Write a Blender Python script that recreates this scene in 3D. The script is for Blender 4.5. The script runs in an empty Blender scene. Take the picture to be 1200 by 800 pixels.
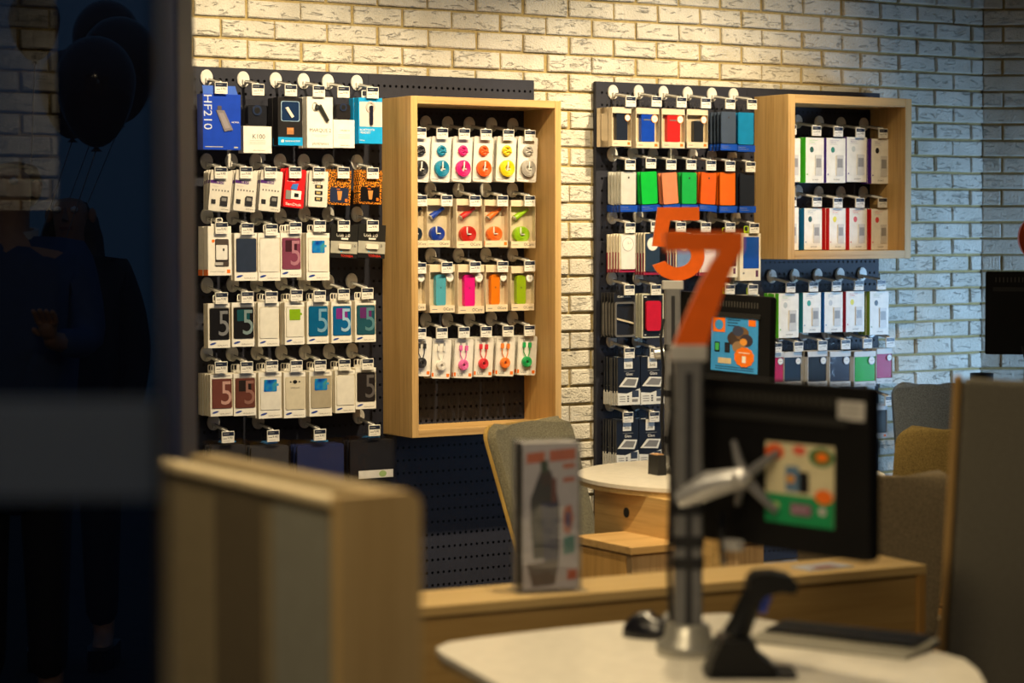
import bpy, math, random
from mathutils import Vector, Matrix
random.seed(7)
SC = bpy.context.scene
COL = SC.collection
# ------------------------------------------------------------------ camera
F = 2598.0; PITCH = math.radians(2.69); ROLL = -0.0022
TH = math.radians(31.73); Y0 = 8.902; CH = 1.52
_c, _s = math.cos(PITCH), math.sin(PITCH)
_R = Vector((1, 0, 0)); _U = Vector((0, _s, _c)); FW = Vector((0, _c, -_s))
_cr, _sr = math.cos(ROLL), math.sin(ROLL)
R2 = _cr * _R + _sr * _U
U2 = _cr * _U - _sr * _R
AX = Vector((math.cos(TH), math.sin(TH), 0)); NO = Vector((math.sin(TH), -math.cos(TH), 0))
W0 = Vector((0, Y0, 0)); CAM = Vector((0, 0, CH))
def ray(px, py): return FW + R2 * ((px - 600) / F) - U2 * ((py - 400) / F)
def wall_sz(px, py, d):
    r = ray(px, py); t = (d - (CAM - W0).dot(NO)) / r.dot(NO); p = CAM + r * t
    return (p - W0).dot(AX), p.z
def at_y(px, py, y):
    r = ray(px, py); return CAM + r * (y / r.y)
def at_z(px, py, z):
    r = ray(px, py); return CAM + r * ((z - CH) / r.z)
def wpt(s, d, z): return W0 + AX * s + NO * d + Vector((0, 0, z))

# ------------------------------------------------------------------ materials
def lin(c):
    out = []
    for v in c:
        v = v / 255.0
        out.append(v / 12.92 if v <= .04045 else ((v + .055) / 1.055) ** 2.4)
    return tuple(out) + (1.0,)
_mats = {}
class NT:
    def __init__(s, name):
        s.m = bpy.data.materials.new(name); s.m.use_nodes = True
        s.n = s.m.node_tree.nodes; s.l = s.m.node_tree.links
        s.b = s.n['Principled BSDF']; s.out = s.n['Material Output']
    def node(s, t, **kw):
        n = s.n.new(t)
        for k, v in kw.items():
            if k in n.inputs: n.inputs[k].default_value = v
            else: setattr(n, k, v)
        return n
    def link(s, a, b): s.l.new(a, b)
    def ramp(s, fac, stops, interp='LINEAR'):
        r = s.n.new('ShaderNodeValToRGB'); r.color_ramp.interpolation = interp
        e = r.color_ramp.elements
        while len(e) < len(stops): e.new(.5)
        for k, (p, c) in enumerate(stops): e[k].position = p; e[k].color = c
        s.link(fac, r.inputs['Fac']); return r
    def coords(s, scale=(1, 1, 1)):
        t = s.n.new('ShaderNodeTexCoord'); mp = s.n.new('ShaderNodeMapping')
        mp.inputs['Scale'].default_value = scale
        s.link(t.outputs['Object'], mp.inputs['Vector']); return mp.outputs['Vector']
    def bump(s, h, strength, dist):
        b = s.n.new('ShaderNodeBump'); b.inputs['Strength'].default_value = strength; b.inputs['Distance'].default_value = dist
        s.link(h, b.inputs['Height']); s.link(b.outputs['Normal'], s.b.inputs['Normal'])
def M(col, rough=.45, metal=0.0, var=.06, spec=.5):
    """plain printed / moulded surface with a faint procedural mottling"""
    key = (tuple(col), rough, metal, var, spec)
    if key in _mats: return _mats[key]
    t = NT('surface'); c = lin(col)
    nz = t.node('ShaderNodeTexNoise', Scale=35.0, Detail=2.0); t.link(t.coords(), nz.inputs['Vector'])
    d = tuple(v * (1 - var) for v in c[:3]) + (1,); u = tuple(min(1, v * (1 + var)) for v in c[:3]) + (1,)
    r = t.ramp(nz.outputs['Fac'], [(.3, d), (.7, u)])
    t.link(r.outputs['Color'], t.b.inputs['Base Color'])
    t.b.inputs['Roughness'].default_value = rough; t.b.inputs['Metallic'].default_value = metal
    t.b.inputs['Specular IOR Level'].default_value = spec
    _mats[key] = t.m; return t.m
def clear_mat(name, tint, gloss, rough=.03, milky=0.0):
    t = NT(name); t.n.remove(t.b)
    tr = t.node('ShaderNodeBsdfTransparent'); tr.inputs['Color'].default_value = tint
    gl = t.node('ShaderNodeBsdfGlossy', Roughness=rough)
    nz = t.node('ShaderNodeTexNoise', Scale=9.0, Detail=2.0); t.link(t.coords(), nz.inputs['Vector'])
    bp = t.node('ShaderNodeBump', Strength=.25 if milky >= 0 else 0.0, Distance=.01); t.link(nz.outputs['Fac'], bp.inputs['Height'])
    if milky >= 0: t.link(bp.outputs['Normal'], gl.inputs['Normal'])
    mx = t.node('ShaderNodeMixShader', Fac=gloss)
    t.link(tr.outputs[0], mx.inputs[1]); t.link(gl.outputs[0], mx.inputs[2]); last = mx
    if milky > 0:
        df = t.node('ShaderNodeBsdfDiffuse'); df.inputs['Color'].default_value = (.75, .75, .74, 1)
        if name == 'frosted_film':
            tl = t.node('ShaderNodeBsdfTranslucent'); tl.inputs['Color'].default_value = (.9, .9, .86, 1)
            dm = t.node('ShaderNodeMixShader', Fac=.8); t.link(df.outputs[0], dm.inputs[1]); t.link(tl.outputs[0], dm.inputs[2]); df = dm
        m2 = t.node('ShaderNodeMixShader', Fac=milky)
        t.link(mx.outputs[0], m2.inputs[1]); t.link(df.outputs[0], m2.inputs[2]); last = m2
    t.link(last.outputs[0], t.out.inputs['Surface']); return t.m
CLEAR = clear_mat('clear_plastic', (.97, .97, .96, 1), .045, .03, 0)
POUCH = clear_mat('pouch_plastic', (.94, .94, .95, 1), .06, .06, .0)
MILKY = clear_mat('frosted_plastic', (.8, .79, .78, 1), .12, .12, .45)
PANE = clear_mat('tinted_glass', (.36, .37, .40, 1), .36, .0, -1)
def wood(axis, tone=(201, 163, 104), dark=(168, 128, 74), name='oak'):
    key = ('wood', axis, tone, dark)
    if key in _mats: return _mats[key]
    t = NT(name)
    sc = {'x': (1.2, 38, 38), 'y': (38, 1.2, 38), 'z': (38, 38, 1.2)}[axis]
    v = t.coords(sc)
    n1 = t.node('ShaderNodeTexNoise', Scale=1.0, Detail=5.0, Roughness=.65, Distortion=.6); t.link(v, n1.inputs['Vector'])
    sc2 = tuple(q * 6 for q in sc); v2 = t.coords(sc2)
    n2 = t.node('ShaderNodeTexNoise', Scale=1.0, Detail=2.0); t.link(v2, n2.inputs['Vector'])
    mx = t.node('ShaderNodeMix', data_type='FLOAT'); mx.inputs[0].default_value = .3
    t.link(n1.outputs['Fac'], mx.inputs[2]); t.link(n2.outputs['Fac'], mx.inputs[3])
    r = t.ramp(mx.outputs[0], [(.3, lin(dark)), (.5, lin(tone)), (.72, lin(tuple(min(255, q + 14) for q in tone)))])
    t.link(r.outputs['Color'], t.b.inputs['Base Color']); t.b.inputs['Roughness'].default_value = .5
    t.bump(n1.outputs['Fac'], .12, .002)
    _mats[key] = t.m; return t.m
def fabric(col, name='woven_fabric'):
    key = ('fab', col)
    if key in _mats: return _mats[key]
    t = NT(name); v = t.coords((1, 1, 1))
    n = t.node('ShaderNodeTexNoise', Scale=260.0, Detail=3.0, Roughness=.7); t.link(v, n.inputs['Vector'])
    c = lin(col)
    r = t.ramp(n.outputs['Fac'], [(.3, tuple(q * .5 for q in c[:3]) + (1,)), (.7, tuple(min(1, q * 1.45) for q in c[:3]) + (1,))])
    t.link(r.outputs['Color'], t.b.inputs['Base Color']); t.b.inputs['Roughness'].default_value = .9
    t.b.inputs['Specular IOR Level'].default_value = .15
    t.bump(n.outputs['Fac'], .5, .003); _mats[key] = t.m; return t.m
def brick_mats():
    t = NT('white_brick'); v = t.coords((1, 1, 1))
    big = t.node('ShaderNodeTexNoise', Scale=7.0, Detail=3.0); t.link(v, big.inputs['Vector'])
    r = t.ramp(big.outputs['Fac'], [(.3, lin((205, 200, 188))), (.7, lin((228, 224, 214)))])
    vs = t.coords((11, 11, 42))
    cr = t.node('ShaderNodeTexNoise', Scale=1.0, Detail=5.0, Roughness=.6, Distortion=1.4); t.link(vs, cr.inputs['Vector'])
    cr2 = t.ramp(cr.outputs['Fac'], [(.36, (0, 0, 0, 1)), (.42, (1, 1, 1, 1))])
    fine = t.node('ShaderNodeTexNoise', Scale=130.0, Detail=3.0); t.link(v, fine.inputs['Vector'])
    ad = t.node('ShaderNodeMath', operation='MULTIPLY_ADD'); t.link(cr2.outputs['Color'], ad.inputs[0]); ad.inputs[1].default_value = 1.0
    t.link(fine.outputs['Fac'], ad.inputs[2])
    t.link(r.outputs['Color'], t.b.inputs['Base Color']); t.b.inputs['Roughness'].default_value = .85
    t.bump(ad.outputs[0], 1.0, .006)
    m = NT('mortar'); v = m.coords((1, 1, 1)); n = m.node('ShaderNodeTexNoise', Scale=90.0, Detail=4.0); m.link(v, n.inputs['Vector'])
    r = m.ramp(n.outputs['Fac'], [(.3, lin((158, 140, 96))), (.7, lin((190, 170, 120)))])
    m.link(r.outputs['Color'], m.b.inputs['Base Color']); m.b.inputs['Roughness'].default_value = .95; m.bump(n.outputs['Fac'], .5, .004)
    return t.m, m.m
BRICK, MORTAR = brick_mats()
def leopard():
    t = NT('leopard_print'); v = t.coords((1, 1, 1))
    n = t.node('ShaderNodeTexVoronoi', Scale=210.0); t.link(v, n.inputs['Vector'])
    nz = t.node('ShaderNodeTexNoise', Scale=190.0, Detail=2.0); t.link(v, nz.inputs['Vector'])
    r = t.ramp(nz.outputs['Fac'], [(.50, lin((35, 22, 14))), (.55, lin((238, 146, 28)))])
    t.link(r.outputs['Color'], t.b.inputs['Base Color']); t.b.inputs['Roughness'].default_value = .4; return t.m
LEOPARD = leopard()
WHITE = M((236, 233, 226)); CREAM = M((228, 219, 198)); OFFW = M((214, 210, 202)); BLACK = M((20, 20, 23), .4)
DARK = M((33, 33, 38)); SLATE = M((58, 58, 66), .5); NAVY = M((24, 34, 58), .35); GREY = M((128, 127, 126)); LGREY = M((182, 180, 178))
ORANGE = M((240, 118, 22)); LOGO = M((32, 62, 150)); INK = M((70, 70, 74)); SILVER = M((190, 190, 192), .3, .6); RED = M((206, 30, 34), .35)
KRAFT = M((222, 205, 176)); CYAN = M((20, 158, 226), .35); PURPLE = M((78, 38, 120)); BLUE = M((22, 74, 190), .35)
HOOKW = M((226, 224, 220), .3); STEEL = M((120, 120, 124), .35, .5); GUN = M((112, 112, 114), .4, .3)
OAKX, OAKY, OAKZ = wood('x'), wood('y'), wood('z')

# ------------------------------------------------------------------ mesh builder
_txt = {}
def text_geo(body):
    if body in _txt: return _txt[body]
    cu = bpy.data.curves.new('lettering', 'FONT'); cu.body = body; cu.resolution_u = 3
    ob = bpy.data.objects.new('lettering', cu)
    me = bpy.data.meshes.new_from_object(ob)
    vs = [(v.co.x, v.co.y) for v in me.vertices]; fs = [tuple(p.vertices) for p in me.polygons]
    bpy.data.objects.remove(ob); bpy.data.meshes.remove(me); bpy.data.curves.remove(cu)
    x0 = min(v[0] for v in vs); x1 = max(v[0] for v in vs); y0 = min(v[1] for v in vs); y1 = max(v[1] for v in vs)
    vs = [((x - x0) / (x1 - x0), (y - y0) / (y1 - y0)) for x, y in vs]
    _txt[body] = (vs, fs, (x1 - x0) / (y1 - y0)); return _txt[body]
def rr(x0, x1, z0, z1, r=.003, n=3):
    r = min(r, (x1 - x0) / 2.001, (z1 - z0) / 2.001); pts = []
    for cx, cz, a in ((x1 - r, z1 - r, 0), (x0 + r, z1 - r, 90), (x0 + r, z0 + r, 180), (x1 - r, z0 + r, 270)):
        for k in range(n + 1):
            t = math.radians(a + 90 * k / n); pts.append((cx + r * math.cos(t), cz + r * math.sin(t)))
    return pts
def ell(cx, cz, rx, rz, n=20, rot=0):
    c, s = math.cos(rot), math.sin(rot)
    return [(cx + rx * math.cos(a) * c - rz * math.sin(a) * s, cz + rx * math.cos(a) * s + rz * math.sin(a) * c) for a in [2 * math.pi * k / n for k in range(n)]]
class MB:
    def __init__(s): s.v = []; s.f = []; s.m = []; s.mats = []; s.sm = []
    def mi(s, m):
        if m not in s.mats: s.mats.append(m)
        return s.mats.index(m)
    def add(s, vs, fs, m, smooth=False):
        b = len(s.v); s.v += [tuple(v) for v in vs]; i = s.mi(m)
        for f in fs: s.f.append(tuple(b + k for k in f)); s.m.append(i); s.sm.append(smooth)
        return s
    def box(s, x0, x1, y0, y1, z0, z1, m):
        vs = [(x, y, z) for x in (x0, x1) for y in (y0, y1) for z in (z0, z1)]
        return s.add(vs, [(0, 1, 3, 2), (4, 6, 7, 5), (0, 4, 5, 1), (2, 3, 7, 6), (0, 2, 6, 4), (1, 5, 7, 3)], m)
    def poly(s, pts, y0, y1, m, ms=None):
        """outline in x,z extruded from y0 (front) to y1"""
        n = len(pts); vs = [(x, y0, z) for x, z in pts] + [(x, y1, z) for x, z in pts]
        s.add(vs, [tuple(range(n)), tuple(range(2 * n - 1, n - 1, -1))], m)
        return s.add(vs, [(k, n + k, n + (k + 1) % n, (k + 1) % n) for k in range(n)], ms or m)
    def slab(s, pts, z0, z1, m, ms=None):
        n = len(pts); vs = [(x, y, z1) for x, y in pts] + [(x, y, z0) for x, y in pts]
        s.add(vs, [tuple(range(n)), tuple(range(2 * n - 1, n - 1, -1))], m)
        return s.add(vs, [(k, n + k, n + (k + 1) % n, (k + 1) % n) for k in range(n)], ms or m)
    def flat(s, pts, y, m): return s.add([(x, y, z) for x, z in pts], [tuple(range(len(pts)))], m)
    def ring(s, a, b, y0, y1, m):
        n = len(a); vs = [(x, y0, z) for x, z in a] + [(x, y0, z) for x, z in b] + [(x, y1, z) for x, z in a] + [(x, y1, z) for x, z in b]
        fs = []
        for k in range(n):
            j = (k + 1) % n
            fs += [(k, j, n + j, n + k), (2 * n + k, 3 * n + k, 3 * n + j, 2 * n + j), (k, 2 * n + k, 2 * n + j, j), (n + k, n + j, 3 * n + j, 3 * n + k)]
        return s.add(vs, fs, m)
    def text(s, body, x0, x1, zc, y, m, h=None, vert=False, skew=0):
        vs, fs, asp = text_geo(body); w = x1 - x0
        if h is None: h = w / asp
        if vert: o = [(x0 + (v) * w, y, zc + (.5 - u) * h) for u, v in vs]
        else: o = [(x0 + u * w + skew * (v - .5) * h, y, zc + (v - .5) * h) for u, v in vs]
        return s.add(o, fs, m)
    def tube(s, path, r, m, n=8, cap=True):
        P = [Vector(p) for p in path]; rs = r if isinstance(r, (list, tuple)) else [r] * len(P); vs = []; fs = []
        up = Vector((0, 0, 1)); prev = None
        for k, p in enumerate(P):
            t = (P[min(k + 1, len(P) - 1)] - P[max(k - 1, 0)]).normalized()
            if prev is None:
                a = t.cross(up)
                if a.length < 1e-3: a = t.cross(Vector((1, 0, 0)))
            else: a = prev - t * prev.dot(t)
            a.normalize(); prev = a; b = t.cross(a)
            for j in range(n):
                an = 2 * math.pi * j / n; vs.append(p + (a * math.cos(an) + b * math.sin(an)) * rs[k])
        for k in range(len(P) - 1):
            for j in range(n): fs.append((k * n + j, k * n + (j + 1) % n, (k + 1) * n + (j + 1) % n, (k + 1) * n + j))
        s.add(vs, fs, m, True)
        if cap:
            s.add(vs, [tuple(range(n - 1, -1, -1)), tuple((len(P) - 1) * n + j for j in range(n))], m)
        return s
    def lathe(s, prof, m, c=(0, 0, 0), n=32):
        vs = []; fs = []
        for r, z in prof:
            for j in range(n):
                a = 2 * math.pi * j / n; vs.append((c[0] + r * math.cos(a), c[1] + r * math.sin(a), c[2] + z))
        for k in range(len(prof) - 1):
            for j in range(n): fs.append((k * n + j, k * n + (j + 1) % n, (k + 1) * n + (j + 1) % n, (k + 1) * n + j))
        return s.add(vs, fs, m, True)
    def build(s, name, parent=None, bevel=0, seg=2):
        me = bpy.data.meshes.new(name); me.from_pydata(s.v, [], s.f); me.update()
        for m in s.mats: me.materials.append(m)
        me.polygons.foreach_set('material_index', s.m); me.polygons.foreach_set('use_smooth', s.sm)
        o = bpy.data.objects.new(name, me); COL.objects.link(o)
        if parent: o.parent = parent
        if bevel:
            b = o.modifiers.new('edge', 'BEVEL'); b.width = bevel; b.segments = seg; b.limit_method = 'ANGLE'; b.angle_limit = math.radians(40)
        return o
def tag(o, label, cat, group=None):
    o['label'] = label; o['category'] = cat
    if group: o['group'] = group
    return o
def thing(name, label, cat, loc=(0, 0, 0), rz=0, group=None):
    o = bpy.data.objects.new(name, None); o.empty_display_size = .05; COL.objects.link(o)
    o.location = loc; o.rotation_euler = (0, 0, rz); return tag(o, label, cat, group)
def struct(o): o['kind'] = 'structure'; return o
def dup(root, label=None, group=None):
    r = root.copy(); COL.objects.link(r)
    if label: r['label'] = label
    if group: r['group'] = group
    for ch in list(root.children):
        c = ch.copy(); COL.objects.link(c); c.parent = r
        for g in list(ch.children):
            d = g.copy(); COL.objects.link(d); d.parent = c
    return r

# ------------------------------------------------------------------ room shell
ZL0 = CH + .8949; CO = .075
S_CORNER = wall_sz(1151, 300, 0)[0]
def brick_wall(name, s0, s1, j0, seed, origin, ang):
    rnd = random.Random(seed); mb = MB()
    k0, k1 = -9, 32
    mb.box(s0, s1, .012, .08, 0, ZL0 - CO * k0, MORTAR)
    g = .006
    for k in range(k0, k1 + 1):
        zb = ZL0 - CO * (k + 1); zt = zb + CO - .011
        zb = max(zb, .001)
        if zt - zb < .02: continue
        off = j0 if k % 2 else j0 + .11
        n0 = math.floor((s0 - off) / .22) - 1
        x = off + n0 * .22
        while x < s1:
            a, b = max(x + g + rnd.uniform(-.004, .004), s0), min(x + .22 - g + rnd.uniform(-.004, .004), s1)
            x += .22
            if b - a < .015: continue
            yo = rnd.uniform(-.003, .003); tt, tb = rnd.uniform(-.001, .003), rnd.uniform(-.004, .001)
            e = .004
            dz = [rnd.uniform(-.0022, .0022) for _ in range(4)]
            back = [(a, .013, zb), (b, .013, zb), (b, .013, zt), (a, .013, zt)]
            mid = [(a, yo + e + tb, zb + dz[0]), (b, yo + e + tb, zb + dz[1]), (b, yo + e + tt, zt + dz[2]), (a, yo + e + tt, zt + dz[3])]
            i = e
            fr = [(a + i, yo + tb, zb + i + dz[0]), (b - i, yo + tb, zb + i + dz[1]), (b - i, yo + tt, zt - i + dz[2]), (a + i, yo + tt, zt - i + dz[3])]
            fs = [(8, 9, 10, 11)]
            for q in range(4):
                r_ = (q + 1) % 4; fs += [(q, r_, 4 + r_, 4 + q), (4 + q, 4 + r_, 8 + r_, 8 + q)]
            mb.add(back + mid + fr, fs, BRICK)
    o = mb.build(name); o.location = origin; o.rotation_euler = (0, 0, ang); return struct(o)
brick_wall('wall_back', -3.4, S_CORNER, -1.2618, 3, W0, TH)
PC = wpt(S_CORNER, 0, 0)
brick_wall('wall_right', 0.0, 2.6, -.13, 5, PC, 0)
# floor
t = NT('floor_tile'); v = t.coords((1.6, 1.6, 1.6))
bt = t.node('ShaderNodeTexBrick', Scale=1.0); t.link(v, bt.inputs['Vector'])
bt.inputs['Color1'].default_value = lin((92, 84, 74)); bt.inputs['Color2'].default_value = lin((86, 78, 69)); bt.inputs['Mortar'].default_value = lin((60, 55, 50))
bt.offset = 0; bt.inputs['Mortar Size'].default_value = .006
t.link(bt.outputs['Color'], t.b.inputs['Base Color']); t.b.inputs['Roughness'].default_value = .45
struct(MB().box(-5, 7, 1.2, 13, -.1, 0, t.m).build('floor'))
t = NT('pavement'); v = t.coords((2, 2, 2)); nz = t.node('ShaderNodeTexNoise', Scale=14.0, Detail=4.0); t.link(v, nz.inputs['Vector'])
r = t.ramp(nz.outputs['Fac'], [(.3, lin((24, 24, 26))), (.7, lin((40, 40, 43)))]); t.link(r.outputs['Color'], t.b.inputs['Base Color']); t.b.inputs['Roughness'].default_value = .8
struct(MB().box(-9, 9, -14, 1.2, -.12, -.02, t.m).build('pavement'))
CEILM = M((150, 148, 142), .9)
struct(MB().box(-5, 7, 1.9, 13, 3.06, 3.16, CEILM).build('ceiling'))
struct(MB().box(4.9, 5.05, 1.9, 10.4, 0, 3.06, M((120, 116, 108), .9)).build('wall_far_side_unseen'))  # unseen side wall, added to block sky light from the right
struct(MB().box(-3.35, -3.2, 1.9, 9, 0, 3.06, M((120, 116, 108), .9)).build('wall_left_unseen'))  # out of view, added to block sky light from the left

# ------------------------------------------------------------------ pegboards
PEG = M((43, 45, 58), .6, spec=.3); PEGB = M((14, 14, 17), .7)
D_PEG = .03
def pegboard(label, xs0, xs1, ztop, zbot, group):
    """perforated sheet: every hole is cut through to the dark backing"""
    root = thing('pegboard_panel', label, 'display panel', wpt(xs0, 0, 0), TH, group)
    mb = MB(); w = xs1 - xs0; px, pz, rad = .0255, .05, .0056
    nc = int((w - .01) / px); ml = (w - nc * px) / 2; mt = .02
    nr = int((ztop - zbot - mt) / pz); mbm = ztop - zbot - mt - nr * pz
    y = -D_PEG
    vs = []; fs = []
    for r in range(nr):
        z = ztop - mt - (r + .5) * pz
        for cidx in range(nc):
            x = ml + (cidx + .5) * px; b = len(vs)
            hx, hz = px / 2, pz / 2
            vs += [(x + hx, y, z), (x + hx, y, z + hz), (x, y, z + hz), (x - hx, y, z + hz), (x - hx, y, z), (x - hx, y, z - hz), (x, y, z - hz), (x + hx, y, z - hz)]
            vs += [(x + rad * math.cos(math.pi / 4 * k), y, z + rad * math.sin(math.pi / 4 * k)) for k in range(8)]
            fs += [(b + k, b + (k + 1) % 8, b + 8 + (k + 1) % 8, b + 8 + k) for k in range(8)]
    mb.add(vs, fs, PEG)
    mb.box(0, ml, y, y + .001, zbot, ztop, PEG); mb.box(w - ml, w, y, y + .001, zbot, ztop, PEG)
    mb.box(ml, w - ml, y, y + .001, ztop - mt, ztop, PEG); mb.box(ml, w - ml, y, y + .001, zbot, zbot + mbm, PEG)
    mb.build('perforated_sheet', root)
    fb = MB()
    fb.box(0, w, -.014, -.011, zbot, ztop, PEGB)
    fb.box(0, .004, y + .0012, -.014, zbot, ztop, PEG); fb.box(w - .004, w, y + .0012, -.014, zbot, ztop, PEG)
    fb.box(.004, w - .004, y + .0012, -.014, ztop - .004, ztop, PEG)
    fb.build('backing_tray', root)
    return root
zA = wall_sz(430, 86, D_PEG)[1]
sA = [wall_sz(p, 200, D_PEG)[0] for p in (205, 432.5, 626)]
sB = [wall_sz(p, 200, D_PEG)[0] for p in (698.5, 875, 1030.5)]
zB = wall_sz(800, 99.5, D_PEG)[1]
gp = 'dark perforated wall panels'
pegboard('dark perforated wall panel carrying headset boxes and flip covers, nearest the entrance', sA[0], sA[1] - .001, zA, .12, gp)
pegboard('dark perforated wall panel behind the tall wooden box frame', sA[1], sA[2], zA, .12, gp)
pegboard('dark perforated wall panel carrying phone cases above the round table', sB[0], sB[1] - .001, zB, .12, gp)
pegboard('dark perforated wall panel behind the small wooden box frame', sB[1], sB[2], zB, .12, gp)

# ------------------------------------------------------------------ wooden box frames
def box_frame(label, x0, x1, ytop, ybot, xi0, xi1, yit, yib, d):
    a = wall_sz(x0, (ytop + ybot) / 2, d)[0]; b = wall_sz(x1, (ytop + ybot) / 2, d)[0]
    zt = wall_sz(x0, ytop, d)[1]; zb = wall_sz(x0, ybot, d)[1]
    th = (wall_sz(xi0, 300, d)[0] - a)
    root = thing('wooden_box_frame', label, 'wall box', wpt(a, 0, zb), TH, 'oak box frames on the wall panels')
    w = b - a; h = zt - zb; y0, y1 = -d, -D_PEG - .001
    MB().box(0, th, y0, y1, 0, h, OAKZ).build('side_board', root, .0015)
    MB().box(w - th, w, y0, y1, 0, h, OAKZ).build('side_board', root, .0015)
    MB().box(th, w - th, y0, y1, h - th, h, OAKX).build('top_board', root, .0015)
    MB().box(th, w - th, y0, y1, 0, th, OAKX).build('bottom_board', root, .0015)
    return root
box_frame('tall oak box frame holding colourful cable and charger packs', 482.3, 657.8, 112, 513.3, 490, 649, 121, 504, .262)
box_frame('small oak box frame holding white boxes with coloured spines', 923.6, 1068, 110, 304, 931.2, 1062, 120, 293, .262)

# ------------------------------------------------------------------ hooks
D_TAG = .164
def make_hook_meshes():
    r = thing('display_hook', '', 'hook')
    base = MB()
    base.poly(ell(0, 0, .0245, .0295, 24), -.007, 0, HOOKW); base.poly(ell(0, 0, .021, .026, 24), -.0095, -.007, HOOKW)
    base.build('base_disc', r, .0012, 1)
    arm = MB(); L = D_TAG - D_PEG
    arm.box(-.008, .008, -.022, -.009, -.02, -.002, HOOKW)
    n = 5
    for k in range(2):
        pass
    arm.tube([(0, -.012, -.010), (0, -.05, -.014), (0, -L + .006, -.026)], .0058, HOOKW, 8)
    arm.tube([(0, -.012, -.004), (0, -L + .008, -.018)], .0022, STEEL, 6)
    arm.build('hook_arm', r)
    tg = MB()
    tg.box(-.0245, .0245, -L, -L + .006, -.066, -.024, WHITE)
    tg.box(-.0225, .0225, -L - .0006, -L, -.0405, -.0265, NAVY)
    tg.text('9,90', -.002, .017, -.049, -L - .0006, INK); tg.box(-.019, -.004, -L - .0005, -L, -.052, -.0495, GREY); tg.box(-.019, .008, -L - .0005, -L, -.0605, -.0585, LGREY)
    tg.box(-.019, .004, -L - .001, -L - .0005, -.034, -.0325, LGREY)
    tg.build('price_tag', r)
    return r
HOOK0 = make_hook_meshes(); hook_used = [False]
def hook(disc, label, group):
    s, z = wall_sz(disc[0], disc[1], D_PEG)
    o = dup(HOOK0, label, group) if hook_used[0] else HOOK0
    hook_used[0] = True; o['label'] = label; o['group'] = group
    o.location = wpt(s, D_PEG + .0002, z); o.rotation_euler = (0, 0, TH)
    return s, z

# ------------------------------------------------------------------ products (front face at y=0, body towards +y, centre at origin)
G = -.0005; G2 = -.0009; G3 = -.0013
def hang_tab(r, h, m=None):
    mb = MB(); m = m or CLEAR
    mb.ring(rr(-.013, .013, h / 2 - .001, h / 2 + .031, .006), rr(-.0095, .0095, h / 2 + .010, h / 2 + .028, .004), .002, .003, m)
    mb.build('hang_tab', r)
def p_flip(w, h, t, col=None, five=None, win=None, wcol=None, mark=None, phone_back=False, insert_m=None):
    r = thing('flip_cover_box', '', 'flip cover')
    c = MB(); x0, x1 = -w / 2, w / 2
    c.box(x0, x1, .002, t, -h / 2, h / 2, CREAM)
    c.box(x0, x1, 0, .002, h / 2 - h * .10, h / 2, WHITE); c.box(x0, x1, 0, .002, -h / 2, -h / 2 + h * .18, WHITE)
    c.box(x0, x0 + w * .05, 0, .002, -h / 2 + h * .18, h / 2 - h * .10, WHITE)
    c.box(x0 + w * .33, x1 - w * .1, -.0006, 0, h / 2 - h * .055, h / 2 - h * .02, LGREY)
    c.build('carton', r)
    i = MB(); ix0, ix1, iz0, iz1 = x0 + w * .075, x1 - w * .045, -h / 2 + h * .185, h / 2 - h * .115
    im = insert_m or M(col, .22)
    i.poly(rr(ix0, ix1, iz0, iz1, .005), -.002, .0015, im)
    if five:
        i.text('5', x0 + w * .47, x0 + w * .935, h * .05, -.0026, M(five, .25), h * .56)
    if win:
        i.flat(rr(x0 + w * .22, x0 + w * .78, h * .08, h * .34, .003), -.0024 if five else -.0026, wcol if not isinstance(wcol, tuple) else M(wcol, .2))
    if mark: i.flat(rr(x0 + w * .74, x0 + w * .86, h * .2, h * .25, .001), -.0028, M(mark, .2))
    if win and five: i.text('5', x0 + w * .47, x0 + w * .935, h * .05, -.0028, M(five, .25), h * .56)
    if phone_back:
        i.flat(ell(0, h * .29, .009, .007), -.0026, BLACK); i.flat(ell(-.018, h * .29, .004, .003, 10), -.0026, BLACK); i.flat(ell(.018, h * .29, .004, .003, 10), -.0026, BLACK)
        i.text('SAMSUNG', -.018, .018, h * .16, -.0026, GREY)
    i.build('cover_insert', r)
    l = MB(); l.flat(ell(x0 + w * .22, -h / 2 + h * .095, w * .15, h * .022, 16, .25), G, LOGO)
    l.text('GALAXY', x0 + w * .42, x1 - w * .09, -h / 2 + h * .055, G, GREY, .0045)
    l.build('printed_label', r); hang_tab(r, h, WHITE); return r
def p_hf(w, h, t):
    r = thing('speakerphone_box', '', 'headset box'); B = M((20, 66, 190), .35); x0, x1 = -w / 2, w / 2
    MB().box(x0, x1, 0, t, -h / 2, h / 2, B).build('carton', r, .001)
    MB().poly([(x0 + .004, h / 2), (x1 - .01, h / 2), (x1 - .02, h / 2 + .03), (x0, h / 2 + .03)], .003, .005, M((70, 110, 214), .35)).build('hang_tab', r)
    l = MB(); l.text('HF210', x0 + .004, x0 + .036, h * .17, G, M((206, 214, 232)), h * .62, vert=True)
    l.text('NOKIA', x1 - .036, x1 - .008, 0, G, WHITE); l.box(x0 + .008, x0 + w * .52, G, 0, -h * .455, -h * .44, LGREY); l.box(x1 - .028, x1 - .012, G, 0, -h * .465, -h * .44, LGREY)
    l.build('printed_label', r)
    d = MB(); d.poly([(-.024, h * .21), (.008, h * .21), (.042, -h * .14), (.008, -h * .17)], -.004, 0, M((128, 122, 130), .35)); d.poly(rr(-.018, -.002, h * .19, h * .29, .004), -.003, 0, M((84, 80, 88), .35))
    d.flat([(-.014, h * .16), (.004, h * .16), (.03, -h * .10), (.01, -h * .12)], -.0045, M((150, 144, 152), .3))
    d.build('speaker_picture', r); return r
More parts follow.
